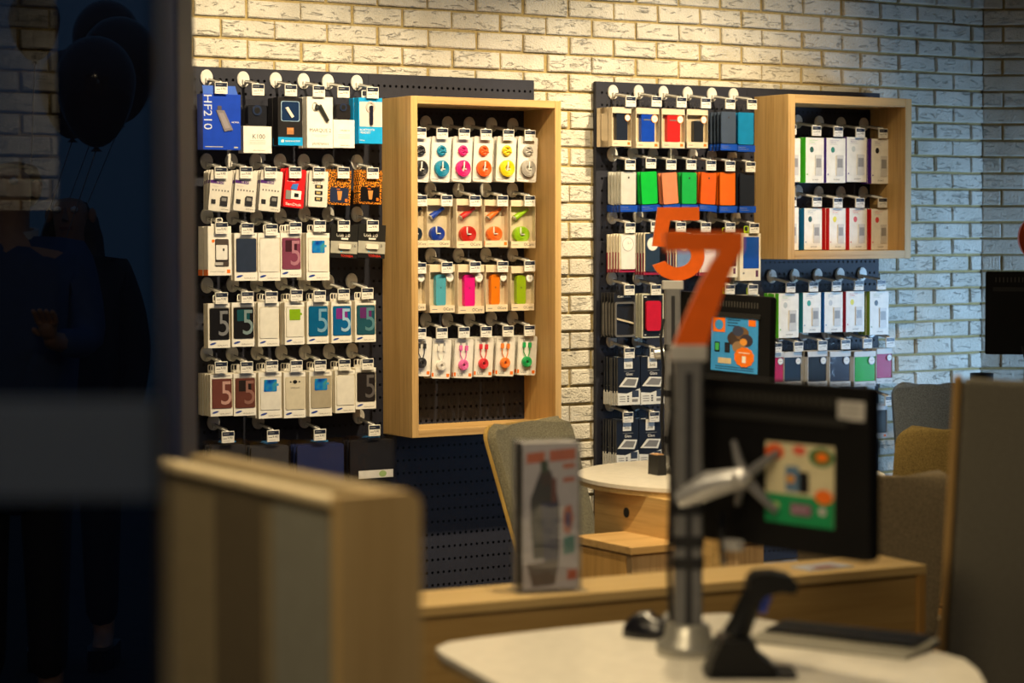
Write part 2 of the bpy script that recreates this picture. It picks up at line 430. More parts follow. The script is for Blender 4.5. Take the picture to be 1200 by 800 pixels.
def p_clearbox(w, h, t, frac, txt1, txt2, dev):
    """clear top with the device in it, white carton sleeve below"""
    r = thing('car_kit_box', '', 'headset box'); x0, x1 = -w / 2, w / 2; zs = -h / 2 + h * frac
    MB().box(x0, x1, 0, t, -h / 2, zs, WHITE).build('carton_sleeve', r, .0008)
    c = MB(); c.box(x0 + .002, x1 - .002, .001, t - .001, zs, h / 2, POUCH); c.build('clear_cover', r)
    d = MB(); d.poly(rr(x0 + w * .22, x1 - w * .12, zs + .002, h / 2 - .02, .01), .012, t - .004, M(dev, .25)); d.poly(ell(w * .03, zs + (h / 2 - zs) * .6, w * .17, w * .17), .009, .012, M((44, 56, 84), .2)); d.poly(ell(w * .03, zs + (h / 2 - zs) * .6, w * .1, w * .1), .008, .009, BLACK)
    d.build('device', r)
    l = MB(); l.text(txt1, -w * .18, w * .26, -h / 2 + h * frac * .62, G, INK); l.text(txt2, -w * .16, w * .26, -h / 2 + h * .05, G, INK, .005)
    for q in range(3): l.box(-w * .28, w * .28, G, 0, -h / 2 + h * frac * (.46 - .06 * q), -h / 2 + h * frac * (.475 - .06 * q), LGREY)
    l.build('printed_label', r); hang_tab(r, h); return r
def p_blackhs(w, h, t):
    r = thing('headset_box', '', 'headset box'); x0, x1 = -w / 2, w / 2
    MB().box(x0, x1, 0, t, -h / 2, h / 2, M((30, 28, 30), .35)).build('carton', r, .001)
    l = MB(); a = rr(x0 + w * .12, x1 - w * .12, h * .0, h * .42, .008); b = rr(x0 + w * .145, x1 - w * .145, h * .01, h * .41, .007)
    l.flat(rr(x0 + w * .14, x1 - w * .14, h * .005, h * .415, .007), G, M((28, 48, 84), .2)); l.ring(a, b, G3, G, M((150, 180, 210)))
    l.poly([(-w * .22, h * .28), (-w * .1, h * .3), (w * .14, h * .1), (w * .04, h * .07)], -.005, G, M((214, 210, 206), .3))
    l.box(-w * .14, w * .14, G, 0, -h * .27, -h * .13, M((176, 116, 70))); l.text('VMX', -w * .11, w * .11, -h * .165, G2, M((240, 170, 90)))
    l.box(x0, x1, G, 0, -h / 2, -h * .33, CYAN); l.text('SENNHEISER', -w * .22, w * .4, -h * .41, G2, WHITE, .006); l.box(-w * .38, -w * .27, G2, G, -h * .435, -h * .385, WHITE)
    l.build('printed_label', r); hang_tab(r, h); return r
def p_marque(w, h, t):
    r = thing('headset_box', '', 'headset box'); x0 = -w / 2
    MB().box(x0, -x0, 0, t, -h / 2, h / 2, WHITE).build('carton', r, .001)
    d = MB(); d.tube([(-w * .06, -.006, h * .33), (w * .28, -.006, h * .03)], [.009, .007], M((48, 50, 48), .3), 10); d.tube([(-w * .12, -.006, h * .34), (-w * .16, -.006, h * .26)], .008, M((40, 42, 40), .3), 8)
    d.ring(ell(-w * .2, h * .31, .012, .016), ell(-w * .2, h * .31, .010, .014), -.004, -.002, LGREY); d.build('headset_picture', r)
    l = MB(); l.text('MARQUE 2', -w * .4, w * .42, -h * .16, G, INK); l.box(-w * .3, w * .3, G, 0, -h * .25, -h * .242, LGREY); l.box(-w * .22, w * .24, G, 0, -h * .28, -h * .272, LGREY)
    l.text('plantronics', -w * .3, w * .32, -h * .42, G, INK); l.build('printed_label', r); hang_tab(r, h); return r
def p_cyan(w, h, t):
    r = thing('headset_box', '', 'headset box'); x0, x1 = -w / 2, w / 2
    MB().box(x0, x1, 0, t, -h / 2, h / 2, CYAN).build('carton', r, .001)
    l = MB(); l.flat(rr(x0 + .004, x1 - .001, -h * .13, h * .41, .001), G, OFFW); l.text('BLUETOOTH', x0 + .005, x0 + w * .66, -h * .2, G, WHITE, .0075); l.text('HEADSET', x0 + .005, x0 + w * .5, -h * .26, G, WHITE, .0075); l.text('NOKIA', x0 + .005, x0 + w * .25, -h * .43, G, WHITE)
    l.build('printed_label', r)
    d = MB(); d.poly(rr(-.006, .008, -h * .1, h * .33, .006), -.007, G, M((24, 26, 44), .3)); d.ring(ell(-.001, h * .3, .02, .022), ell(-.001, h * .3, .012, .015), -.004, G, M((196, 180, 176), .3)); d.build('headset_picture', r)
    hang_tab(r, h, WHITE); return r
def p_mem(w, h, t):
    r = thing('memory_card_pack', '', 'memory card pack'); x0, x1 = -w / 2, w / 2
    MB().poly(rr(x0, x1, -h / 2, h / 2, .005), 0, t, OFFW).build('card', r)
    l = MB(); l.box(x0, x0 + w * .62, G, 0, h * .17, h * .25, PURPLE); l.text('16 GB', x0 + w * .3, x0 + w * .6, h * .21, G2, OFFW)
    for k in range(6): l.box(x0 + w * (.12 + .14 * k), x0 + w * (.17 + .14 * k), G, 0, -h * .01, h * .03, INK)
    l.box(x0 + .008, x0 + w * .4, G, 0, h * .10, h * .108, LGREY); l.text('OCare', x1 - w * .42, x1 - w * .08, -h * .44, G, INK, .005); l.build('printed_label', r)
    m = MB(); m.poly(rr(x0 + w * .1, x0 + w * .3, -h * .33, -h * .22, .002), -.002, 0, DARK); m.poly([(x0 + w * .5, -h * .36), (x0 + w * .84, -h * .36), (x0 + w * .84, -h * .12), (x0 + w * .56, -h * .12), (x0 + w * .5, -h * .17)], -.003, 0, DARK); m.box(x0 + w * .56, x0 + w * .78, -.0035, -.003, -h * .24, -h * .16, GREY)
    m.build('memory_card', r); hang_tab(r, h); return r
def p_red(w, h, t):
    r = thing('memory_card_pack', '', 'memory card pack'); x0, x1 = -w / 2, w / 2
    MB().poly(rr(x0, x1, -h / 2, h / 2, .005), 0, t, M((214, 28, 34), .35)).build('card', r)
    l = MB(); l.text('SanDisk', x0 + w * .12, x1 - w * .1, -h * .42, G, WHITE, .010); l.box(x0 + w * .1, x0 + w * .5, G, 0, h * .16, h * .18, M((240, 170, 170))); l.poly([(-w * .12, h * .1), (w * .16, h * .13), (w * .1, -h * .04), (-w * .2, -h * .02)], -.003, 0, M((60, 120, 200), .3)); l.box(-w * .16, w * .34, -.002, 0, -h * .28, -h * .06, WHITE); l.build('printed_label', r)
    m = MB(); m.poly(rr(-w * .42, -w * .16, -h * .3, -h * .07, .002), -.003, 0, GREY); m.poly(rr(w * .0, w * .2, -h * .22, -h * .13, .001), -.004, 0, BLACK); m.build('memory_card', r); hang_tab(r, h); return r
def p_sim(w, h, t):
    r = thing('sim_adapter_pack', '', 'sim adapter pack'); x0, x1 = -w / 2, w / 2
    MB().poly(rr(x0, x1, -h / 2, h / 2, .005), 0, t, OFFW).build('card', r)
    m = MB()
    for k, (a, b) in enumerate(((.02, .12), (-.16, -.05), (-.33, -.22))):
        m.ring(rr(-w * .18, w * .22, h * a, h * b, .002), rr(-w * .1, w * .12, h * (a + .025), h * (b - .02), .001), -.0015, 0, BLACK)
        m.flat(rr(-w * .09, w * .11, h * (a + .03), h * (b - .025), .001), G, M((190, 170, 110)))
    m.build('sim_adapter', r); MB().text('SIM', -w * .3, w * .1, h * .2, G, GREY).build('printed_label', r); hang_tab(r, h); return r
def p_leo(w, h, t, card, cat='gift card'):
    r = thing('starter_pack', '', 'starter pack'); x0, x1 = -w / 2, w / 2
    MB().poly(rr(x0, x1, -h / 2, h / 2, .004), 0, t, LEOPARD).build('card', r)
    l = MB(); l.poly(rr(x0 + w * .1, x1 - w * .1, -h * .43, h * .0, .003), -.0012, 0, M(card, .3)); l.poly([(-w * .1, -h * .1), (w * .12, -h * .1), (w * .08, -h * .36), (-w * .05, -h * .36)], -.002, -.0012, M((206, 136, 70))); l.box(w * .26, w * .36, -.002, -.0012, -h * .4, -h * .31, ORANGE); l.box(-w * .12, w * .02, -.002, -.0012, -h * .06, -h * .04, ORANGE)
    l.build('sim_card', r); hang_tab(r, h); return r
def p_wallch(w, h, t):
    r = thing('charger_box', '', 'charger box'); x0, x1 = -w / 2, w / 2
    c = MB(); c.box(x0, x1, 0, t, -h / 2, h / 2, WHITE); c.build('carton', r, .001)
    d = MB(); d.poly(rr(-w * .2, w * .38, -h * .32, h * .24, .004), G2, 0, M((74, 66, 62), .3)); d.poly(rr(-w * .18, w * .3, -h * .18, h * .12, .003), -.006, G2, M((226, 224, 220))); d.box(w * .1, w * .17, -.0066, -.006, h * .0, h * .05, DARK); d.poly(rr(-w * .22, w * .12, -h * .29, -h * .23, .002), -.004, G2, LGREY); d.build('charger', r)
    l = MB(); l.box(x1 - w * .2, x1 - w * .06, G, 0, -h * .45, -h * .38, ORANGE); l.text('travel charger', x0 + w * .08, x1 - w * .28, -h * .42, G, GREY, .006); l.flat(ell(-w * .28, h * .2, .006, .006), G, ORANGE); l.box(x0 - .0008, x0, .001, t - .001, -h * .5, -h * .38, ORANGE)
    l.build('printed_label', r); hang_tab(r, h, WHITE); return r
def p_usb(w, h, t, num):
    r = thing('usb_stick_pack', '', 'usb stick pack'); x0, x1 = -w / 2, w / 2
    c = MB(); c.poly(rr(x0, x1, -h / 2, h / 2, .004), .001, t, DARK); c.flat([(x0, h * .0), (x1, h * .0), (x1, h * .5), (x0, h * .5)], 0, M((34, 34, 34), .3)); c.flat([(x0, -h * .36), (x1, -h * .36), (x1, h * .0), (x0, h * .0)], 0, M((168, 166, 156), .25)); c.flat([(x0, -h / 2), (x1, -h / 2), (x1, -h * .36), (x0, -h * .36)], 0, BLACK)
    c.build('card', r)
    l = MB(); l.text('USB 2.0', -w * .3, w * .2, h * .18, G, WHITE); l.box(-w * .12, w * .14, G, 0, h * .05, h * .1, WHITE); l.text(num, w * .32, w * .44 if len(num) > 1 else w * .38, -h * .12, G, INK, .012); l.text('TOSHIBA', -w * .12, w * .34, -h * .43, G, M((220, 50, 30))); l.flat(ell(-w * .1, -h * .3, .003, .003, 8), G, CYAN); l.box(-w * .05, w * .2, G, 0, -h * .31, -h * .29, GREY); l.build('printed_label', r)
    MB().poly(rr(-w * .22, w * .22, -h * .23, -h * .08, .004), -.007, 0, M((222, 216, 204), .3)).build('usb_stick', r); hang_tab(r, h); return r
def p_sleeve(w, h, t, col, label_white=False):
    r = thing('tablet_sleeve', '', 'tablet sleeve'); x0, x1 = -w / 2, w / 2
    MB().poly(rr(x0 + .008, x1 - .008, -h / 2 + .01, h / 2 - .02, .008), .004, t, M(col, .5)).build('sleeve', r, .003)
    c = MB(); c.poly(rr(x0, x1, -h / 2, h / 2, .004), .001, .0022, POUCH); c.box(x0, x0 + .003, .0022, t + .002, -h / 2, h / 2 - .006, POUCH); c.build('clear_pouch', r)
    l = MB(); l.flat([(-.02, h / 2 - .012), (.03, h / 2 - .010), (.028, h / 2 - .004), (-.01, h / 2 - .006)], G, M((60, 130, 190)))
    if label_white: l.box(x0 + w * .2, x1 - w * .08, G, 0, -h / 2 + .02, -h / 2 + .05, OFFW); l.flat(ell(w * .2, -h / 2 + .035, .016, .012), G2, M((150, 176, 110)))
    l.build('printed_label', r); hang_tab(r, h); return r
def coil_path(cx, cz, r0, r1, y, turns, n=14):
    return [(cx + (r0 + (r1 - r0) * k / (turns * n)) * math.cos(2 * math.pi * k / n), y, cz + (r0 + (r1 - r0) * k / (turns * n)) * math.sin(2 * math.pi * k / n)) for k in range(int(turns * n) + 1)]
def blister_shell(r, w, h, x0, x1, z0, z1, dep):
    MB().poly(rr(x0, x1, z0, z1, .008), -dep, -dep + .0006, CLEAR).build('clear_blister', r)
def p_coil(w, h, t, col):
    r = thing('flat_cable_pack', '', 'cable pack'); x0, x1 = -w / 2, w / 2; c = M(col, .35)
    k = MB(); k.poly(rr(x0, x1, -h / 2, h / 2, .008), .002, t, M((230, 226, 220))); k.build('card', r)
    b = MB(); b.ring(rr(x0 - .002, x1 + .002, -h / 2 - .003, h / 2 + .002, .009), rr(x0 + .002, x1 - .002, -h / 2 + .002, h / 2 - .002, .007), -.004, .004, CLEAR); b.build('clear_blister', r)
    d = MB(); d.tube(coil_path(-w * .02, h * .19, w * .2, w * .15, -.004, 2), .005, c, 7); d.tube([(-w * .2, -.006, h * .23), (w * .2, -.009, h * .16)], .004, c, 7); d.tube([(-w * .18, -.006, h * .14), (w * .16, -.008, h * .22)], .004, c, 7); d.build('short_cable', r)
    e = MB(); e.ring(ell(.001, -h * .2, w * .36, w * .36, 28), ell(.001, -h * .2, w * .13, w * .13, 28), -.012, .001, c); 
    for q in (.18, .24, .30): e.tube(coil_path(.001, -h * .2, w * q, w * q, -.012, 1, 24), .0022, c, 5)
    e.box(-.002, .003, -.0155, -.011, -h * .19, -h * .05, WHITE); e.box(-.006, .011, -.0165, -.012, -h * .222, -h * .203, WHITE); e.build('coiled_cable', r)
    l = MB(); l.text('OCare', x1 - w * .36, x1 - w * .1, -h * .45, .0015, GREY, .004); l.box(x0 + w * .08, x0 + w * .4, .0015, .002, -h * .455, -h * .44, GREY); l.ring(ell(w * .3, -h * .01, .005, .005, 12), ell(w * .3, -h * .01, .0042, .0042, 12), .0015, .002, LGREY); l.build('printed_label', r)
    hang_tab(r, h); return r
def window_carton(r, w, h, t, m, top=.13, bot=.14, side=.03, lift=0):
    c = MB(); x0, x1 = -w / 2, w / 2
    c.box(x0, x1, t - .001, t, -h / 2, h / 2, m); c.box(x0, x0 + .001, 0, t, -h / 2, h / 2, m); c.box(x1 - .001, x1, 0, t, -h / 2, h / 2, m)
    c.box(x0, x1, 0, t, h / 2 - h * top, h / 2, m); c.box(x0, x1, 0, t, -h / 2, -h / 2 + h * bot, m); c.box(x0, x0 + w * side, 0, .001, -h / 2, h / 2, m)
    c.build('carton', r); MB().box(x0 + w * side, x1 - .001, .0002, .0008, -h / 2 + h * bot, h / 2 - h * top, CLEAR).build('clear_window', r)
def p_car(w, h, t, col, orange=False):
    r = thing('car_charger_box', '', 'car charger box'); x0, x1 = -w / 2, w / 2; c = M(col, .3)
    window_carton(r, w, h, t, KRAFT)
    d = MB(); d.tube([(-w * .26, t * .5, h * .12), (-w * .05, t * .5, h * .2), (w * .02, t * .5, h * .215), (w * .27, t * .5, h * .31)], [.0125, .0115, .0075, .0065], c, 12); d.tube([(-w * .275, t * .5, h * .113), (-w * .262, t * .5, h * .12)], .0105, WHITE, 12); d.tube([(w * .27, t * .5, h * .31), (w * .30, t * .5, h * .32)], .0045, WHITE, 10); d.build('car_charger', r)
    e = MB(); e.ring(ell(-.001, -h * .22, w * .3, w * .27, 26), ell(-.001, -h * .22, w * .08, w * .07, 26), .004, t - .004, c)
    for q in (.13, .19, .25): e.tube([(x, .004, -h * .22 + (z + h * .22) * .9) for x, _, z in coil_path(-.001, -h * .22, w * q, w * q, 0, 1, 22)], .002, c, 5)
    e.box(-.011, -.006, .0015, .005, -h * .2, -h * .07, WHITE); e.box(-.008, .010, .001, .005, -h * .228, -h * .206, WHITE); e.build('coiled_cable', r)
    l = MB()
    if orange: l.box(x1 - w * .16, x1 - w * .04, G, 0, -h * .46, -h * .39, ORANGE); l.box(x0, x0 + .003, G, 0, -h * .46, -h * .37, ORANGE)
    else: l.text('OCare', x1 - w * .46, x1 - w * .08, -h * .425, G, INK)
    l.box(x0 + w * .08, x0 + w * .3, G, 0, -h * .44, -h * .43, GREY); l.build('printed_label', r); hang_tab(r, h); return r
def p_case(w, h, t, col, name='phone_case_box', sticker=None, orange=False, brand='OCare', bx=(.24, .80), bz=(-.34, .34), m=KRAFT, cam=True, rnd=.008, band=None):
    r = thing(name, '', 'phone case box'); x0, x1 = -w / 2, w / 2
    window_carton(r, w, h, t, m, .15, .15)
    d = MB(); d.poly(rr(x0 + w * bx[0], x0 + w * bx[1], h * bz[0], h * bz[1], rnd), .003, t - .004, M(col, .3))
    if band: d.box(x0 + w * (bx[0] + .1), x0 + w * (bx[1] - .12), .0022, .003, h * .19, h * .22, GREY)
    if cam: d.flat(ell(x0 + w * (bx[0] + bx[1]) / 2, h * .02, .0022, .003, 10), .0025, INK)
    d.build('phone_case', r, .0015)
    l = MB()
    if sticker: l.poly(ell(x1 - w * .2, h * .235, w * .145, w * .145, 20), -.0008, 0, M(sticker)); l.poly(ell(x1 - w * .2, h * .235, w * .12, w * .12, 20), -.0012, -.0008, WHITE); l.box(x1 - w * .27, x1 - w * .13, -.0016, -.0012, h * .23, h * .24, GREY)
    if orange: l.box(x1 - w * .2, x1 - w * .07, G, 0, -h * .46, -h * .39, ORANGE)
    if brand: l.text(brand, x1 - w * .46, x1 - w * .08, -h * .425, G, INK)
    l.box(x0 + w * .1, x0 + w * .3, G, 0, -h * .44, -h * .425, GREY); l.build('printed_label', r); hang_tab(r, h); return r
def p_cable(w, h, t, col):
    r = thing('usb_cable_pack', '', 'cable pack'); x0, x1 = -w / 2, w / 2; c = M(col, .35)
    MB().poly(rr(x0, x1, -h / 2, h / 2, .008), .002, t, M((228, 224, 218))).build('card', r)
    b = MB(); b.ring(rr(x0 - .002, x1 + .002, -h / 2 - .003, h / 2 + .002, .009), rr(x0 + .002, x1 - .002, -h / 2 + .002, h / 2 - .002, .007), -.004, .004, CLEAR); b.build('clear_blister', r)
    for x, z in ((-w * .2, .27), (w * .1, .27)):
        d = MB(); d.box(x - .003, x + .003, -.004, .001, h * .33, h * .40, SILVER); d.poly(rr(x - .0055, x + .0055, h * .2, h * .33, .002), -.006, .002, c); d.tube([(x, -.002, h * .2), (x, -.002, h * .08), (x * .3, -.002, -h * .05)], .0018, c, 6); d.build('usb_plug', r)
    e = MB(); e.ring(ell(-w * .04, -h * .16, w * .24, w * .24, 24), ell(-w * .04, -h * .16, w * .07, w * .07, 24), -.010, .001, c); e.tube(coil_path(-w * .04, -h * .16, w * .08, w * .22, -.010, 3), .0017, c, 6); e.build('coiled_cable', r)
    l = MB(); l.box(x1 - w * .2, x1 - w * .05, .0012, .002, -h * .45, -h * .37, ORANGE); l.box(x0 + w * .02, x0 + w * .12, .0012, .002, -h * .45, -h * .36, ORANGE); l.text('USB', x0 + w * .2, x0 + w * .5, -h * .41, .0012, GREY); l.box(x0 + w * .1, x0 + w * .6, .0012, .002, h * .42, h * .44, LGREY); l.build('printed_label', r); hang_tab(r, h); return r
def p_pouch(w, h, t, col, cam=True, plain=False):
    r = thing('phone_case_pouch', '', 'phone case'); x0, x1 = -w / 2, w / 2; B = M((22, 72, 176), .3)
    MB().poly(rr(x0 + .005, x1 - .006, -h / 2 + h * .18, h / 2 - .004, .006), .002, t, M(col, .35)).build('phone_case', r, .0015)
    c = MB(); c.box(x0, x1, 0, .0006, -h / 2 + h * .16, h / 2, CLEAR); c.box(x1 - .0006, x1, .0006, t + .001, -h / 2, h / 2, CLEAR); c.box(x0, x0 + .0006, .0006, t + .001, -h / 2, h / 2, CLEAR); c.build('clear_pouch', r)
    s = MB(); s.box(x0, x1, -.0004, t + .0012, -h / 2, -h / 2 + h * .16, B); s.text('Flexi case', x0 + .005, x0 + w * .45, -h / 2 + h * .11, -.001, LGREY, .003); s.text('made by 4', x0 + .005, x0 + w * .6, -h / 2 + h * .06, -.001, LGREY, .003); s.build('header_strip', r)
    if cam: MB().poly(ell(0, h * .33, .004, .0045, 12), .0012, .002, INK).build('camera_hole', r)
    hang_tab(r, h); return r
def p_clock(w, h, t, col, wins=True, red=True):
    r = thing('window_case_box', '', 'phone case box'); x0, x1 = -w / 2, w / 2
    c = MB(); c.box(x0, x1, .001, t, -h / 2, h / 2, CREAM); c.flat([(x0, -h / 2), (x1, -h / 2), (x1, -h * .42), (x0, -h * .42)], .0005, M((150, 24, 60)))
    c.box(x0 - .0008, x0, .002, t - .001, -h * .5, h * .02, M((150, 24, 60)))
    c.build('carton', r); d = MB(); d.poly(rr(x0 + w * .06, x1 - .002, -h * .42, h * .48, .005), -.004, .001, M(col, .3)); d.build('phone_case', r)
    e = MB(); e.ring(ell(0, h * .23, w * .36, w * .36, 26), ell(0, h * .23, w * .33, w * .33, 26), -.0052, -.004, LGREY); e.flat(ell(0, h * .23, w * .33, w * .33, 26), -.0046, WHITE)
    e.box(-.0006, .0006, -.0052, -.0046, h * .23, h * .29, INK); e.add([(0, -.005, h * .23), (w * .2, -.005, h * .27), (w * .2, -.005, h * .263)], [(0, 1, 2)], INK); e.build('round_window', r); hang_tab(r, h); return r
def p_bluewin(w, h, t, col):
    r = thing('window_case_box', '', 'phone case box'); x0, x1 = -w / 2, w / 2
    MB().box(x0, x1, 0, t, -h / 2, h / 2, CREAM).build('carton', r, .0008)
    d = MB(); d.poly(rr(x0 + w * .16, x1 - w * .09, -h * .24, h * .43, .003), -.001, 0, M(col, .2)); d.build('phone_case', r)
    l = MB(); l.box(x0 + w * .14, x0 + w * .22, G, 0, -h * .36, -h * .32, GREY); l.box(x1 - w * .24, x1 - w * .12, G, 0, -h * .42, -h * .28, M((90, 30, 60))); l.build('printed_label', r); hang_tab(r, h, M((170, 200, 30))); return r
def p_bumper(w, h, t):
    r = thing('bumper_case_box', '', 'phone case box'); x0, x1 = -w / 2, w / 2
    MB().box(x0, x1, .004, t, -h / 2, h / 2, M((26, 26, 30), .4)).build('carton', r, .0008)
    d = MB(); d.ring(rr(x0 + .002, x1 - .004, -h * .48, h * .30, .010), rr(x0 + .009, x1 - .011, -h * .44, h * .26, .007), -.004, .003, M((120, 118, 116), .3, .3)); d.add([(x0 + .01, -.003, -h * .05), (x1 - .012, -.003, -h * .16), (x1 - .012, -.003, -h * .2), (x0 + .01, -.003, -h * .09)], [(0, 1, 2, 3)], M((204, 190, 160))); d.build('bumper_case', r)
    MB().text('DIESEL', x0 + w * .18, x1 - w * .18, h * .42, .0034, WHITE, .007).build('printed_label', r); hang_tab(r, h, DARK); return r
def p_redcase(w, h, t):
    r = thing('phone_case_box', '', 'phone case box'); x0, x1 = -w / 2, w / 2
    c = MB(); c.box(x0, x1, .002, t, -h / 2, h / 2, M((206, 206, 186))); c.poly(rr(x0 + .005, x1 - .005, -h / 2 + .005, h / 2 - .005, .001), .0012, .002, BLACK); c.build('carton', r)
    MB().poly(rr(x0 + w * .14, x1 - w * .18, -h * .34, h * .34, .012), -.008, .001, M((196, 26, 54), .3)).build('phone_case', r, .003)
    l = MB(); l.box(x0 + .01, x0 + .022, .0006, .0012, h * .42, h * .44, WHITE); l.box(x0 + .012, x0 + .02, .0006, .0012, -h * .44, -h * .42, WHITE); l.box(x1 - .022, x1 - .012, .0006, .0012, -h * .44, -h * .42, WHITE); l.build('printed_label', r); hang_tab(r, h, DARK); return r
def p_glass(w, h, t):
    r = thing('screen_protector_box', '', 'screen protector'); x0, x1 = -w / 2, w / 2
    c = MB(); c.box(x0, x1, 0, t, -h / 2, h / 2, M((26, 31, 44), .35)); c.build('carton', r)
    l = MB(); Wt = M((226, 226, 222)); l.flat([(x0, -h / 2), (x1, -h / 2), (x1, -h * .16), (x0 + w * .4, -h * .26), (x0, -h * .24)], G, Wt); l.box(x0 - .0006, x0, .001, t - .001, -h / 2, -h * .2, Wt)
    l.poly([(x0 + w * .05, -h * .11), (x0 + w * .35, h * .08), (x1 - w * .08, h * .06), (x1 - w * .2, -h * .14)], -.003, 0, Wt); l.flat([(x0 + w * .18, -h * .08), (x0 + w * .42, h * .05), (x1 - w * .16, h * .03), (x1 - w * .27, -h * .1)], -.0034, GREY)
    l.box(-w * .22, w * .16, G2, 0, h * .26, h * .5, Wt); l.text('3mk', -w * .15, w * .1, h * .33, G3, INK)
    l.text('Glass', -w * .13, w * .17, h * .15, G, WHITE); l.box(-w * .22, w * .26, G, 0, h * .205, h * .215, GREY)
    l.box(x1 - w * .36, x1 - w * .06, -.0012, 0, -h * .34, -h * .2, M((50, 58, 76)))
    for k in range(3): l.box(x0 + w * .08, x0 + w * .34, G2, G, -h * (.33 + .05 * k), -h * (.315 + .05 * k), GREY); l.box(x0 + w * .42, x0 + w * .5, G2, G, -h * (.335 + .05 * k), -h * (.305 + .05 * k), INK)
    l.box(x1 - w * .36, x1 - w * .1, G2, G, -h * .44, -h * .38, GREY); l.build('printed_label', r); hang_tab(r, h, DARK); return r
def p_spine(w, h, t, spine, circ, txt):
    r = thing('phone_cover_box', '', 'phone cover box'); x0, x1 = -w / 2, w / 2; sp = M(spine, .4)
    c = MB(); c.box(x0 + .0015, x1, 0, t, -h / 2, h / 2, WHITE); c.build('carton', r, .0006)
    MB().box(x0, x0 + .0015, -.0004, t, -h / 2, h / 2, sp).build('spine', r)
    l = MB(); T = M(txt); l.text('Style Cover', x0 + w * .2, x0 + w * .66, h * .44, G, T, .0045); l.text('Window', x0 + w * .2, x0 + w * .5, h * .40, G, T, .0045); l.box(x0 + w * .2, x0 + w * .56, G, 0, h * .355, h * .362, LGREY)
    l.flat(ell(x0 + w * .34, h * .235, .0105, .0125), G, M(circ)); l.text('SONY', x0 + w * .38, x0 + w * .72, -h * .43, G, INK, .0055); l.box(x0 + w * .08, x0 + w * .13, G, 0, -h * .33, -h * .3, M(txt)); l.build('printed_label', r)
    d = MB(); d.poly(rr(x1 - w * .48, x1 - w * .12, -h * .34, h * .12, .003), -.0025, 0, M((208, 206, 204), .35)); d.flat(rr(x1 - w * .44, x1 - w * .17, -h * .16, h * .04, .001), -.003, M((150, 150, 152), .3)); d.build('cover_picture', r); hang_tab(r, h); return r

D_FRONT = .152
def place(maker, rect, args, nm, disc, row, hookrow, n=2, roll=0, gap=.004, t=.018, d=D_FRONT, noback=False, yaw=0, cat=None):
    """hang one kind of pack on its own hook: the front one and the stock behind it"""
    x0, y0, x1, y1 = rect
    s0, z0 = wall_sz(x0, y1, d); s1, z1 = wall_sz(x1, y0, d)
    w, h = s1 - s0, z1 - z0; s, z = (s0 + s1) / 2, (z0 + z1) / 2
    r = maker(w, h, t, *args) if isinstance(args, (list, tuple)) else maker(w, h, t, **args)
    pos, grp = row
    r['label'] = nm + ', ' + pos; r['group'] = grp
    mat = Matrix.Rotation(TH + math.radians(yaw), 4, 'Z') @ Matrix.Rotation(math.radians(roll), 4, 'Y')
    r.rotation_euler = mat.to_euler(); r.location = wpt(s, d, z)
    n = min(n, int((d - D_PEG - .004) / (t + gap)))
    for k in range(1, n):
        q = dup(r, 'pack hanging behind the ' + nm, grp)
        q.location = wpt(s + random.uniform(-.002, .002), d - k * (t + gap), z + random.uniform(-.0015, .0015))
        m2 = Matrix.Rotation(TH + math.radians(random.uniform(-1.2, 1.2)), 4, 'Z') @ Matrix.Rotation(math.radians(roll * (1 - .25 * k) + random.uniform(-.8, .8)), 4, 'Y')
        q.rotation_euler = m2.to_euler()
    hook(disc, 'disc hook carrying the ' + nm, hookrow)
HA = 'disc hooks on the headset and flip cover panel'; HB = 'disc hooks inside the tall wooden box'; HC = 'disc hooks on the phone case panel'; HD = 'disc hooks inside and under the small wooden box'
# ---- panel by the entrance
row = ('top row of its panel', 'headset boxes in the top row')
place(p_hf, (238, 111, 282, 175), [], 'blue speakerphone box lettered HF210', (241.4, 91), row, HA, 1, t=.05)
place(p_clearbox, (285.5, 117, 318, 179), [.5, 'K100', 'plantronics', (36, 38, 46)], 'half clear car kit box lettered K100', (284.4, 93), row, HA, 1, t=.045)
place(p_blackhs, (326, 114.5, 354.3, 170), [], 'black headset box with cyan bottom strip', (322.4, 94), row, HA, 2, t=.04)
place(p_marque, (360, 114, 390, 173), [], 'white headset box lettered MARQUE 2', (355, 95), row, HA, 2, t=.035)
place(p_clearbox, (391, 116, 415.3, 173), [.57, 'EXPLORER 50', 'plantronics', (40, 38, 40)], 'slim half clear headset box', (383.6, 96), row, HA, 1, t=.045)
place(p_cyan, (420.5, 115, 448, 168), [], 'cyan headset box lettered BLUETOOTH HEADSET', (417.4, 97), row, HA, 2, t=.035)
row = ('second row under the headset boxes', 'memory cards and starter packs in the second row')
for x, dx, nm in ((258.5, 241.4, 'memory card pack with purple band, nearest the entrance'), (287.7, 270.6, 'memory card pack with purple band, second from the entrance'), (317.2, 299, 'memory card pack with purple band beside the red pack')):
    place(p_mem, (x - 12.5, 200, x + 12.5, 247.5), [], nm, (dx, 189), row, HA, 4, roll=5.5, t=.006, gap=.012)
place(p_red, (333.5, 198, 357, 243), [], 'red memory card pack with a blue picture', (327.6, 189), row, HA, 3, roll=6, t=.006, gap=.012)
place(p_sim, (362, 200.5, 384, 242.5), [], 'white sim adapter pack', (355.4, 189.4), row, HA, 4, roll=3, t=.006, gap=.012)
place(p_leo, (384.5, 199.5, 411, 240), [(36, 46, 74)], 'leopard print starter pack with navy card', (383.6, 189.4), row, HA, 3, roll=3, t=.004, gap=.012)
place(p_leo, (420, 199.5, 447.5, 239), [(18, 16, 20)], 'leopard print starter pack with black card', (417.6, 190), row, HA, 3, roll=2, t=.004, gap=.012)
row = ('third row of its panel', 'chargers, flip covers and usb sticks in the third row')
GREENBLUE = None
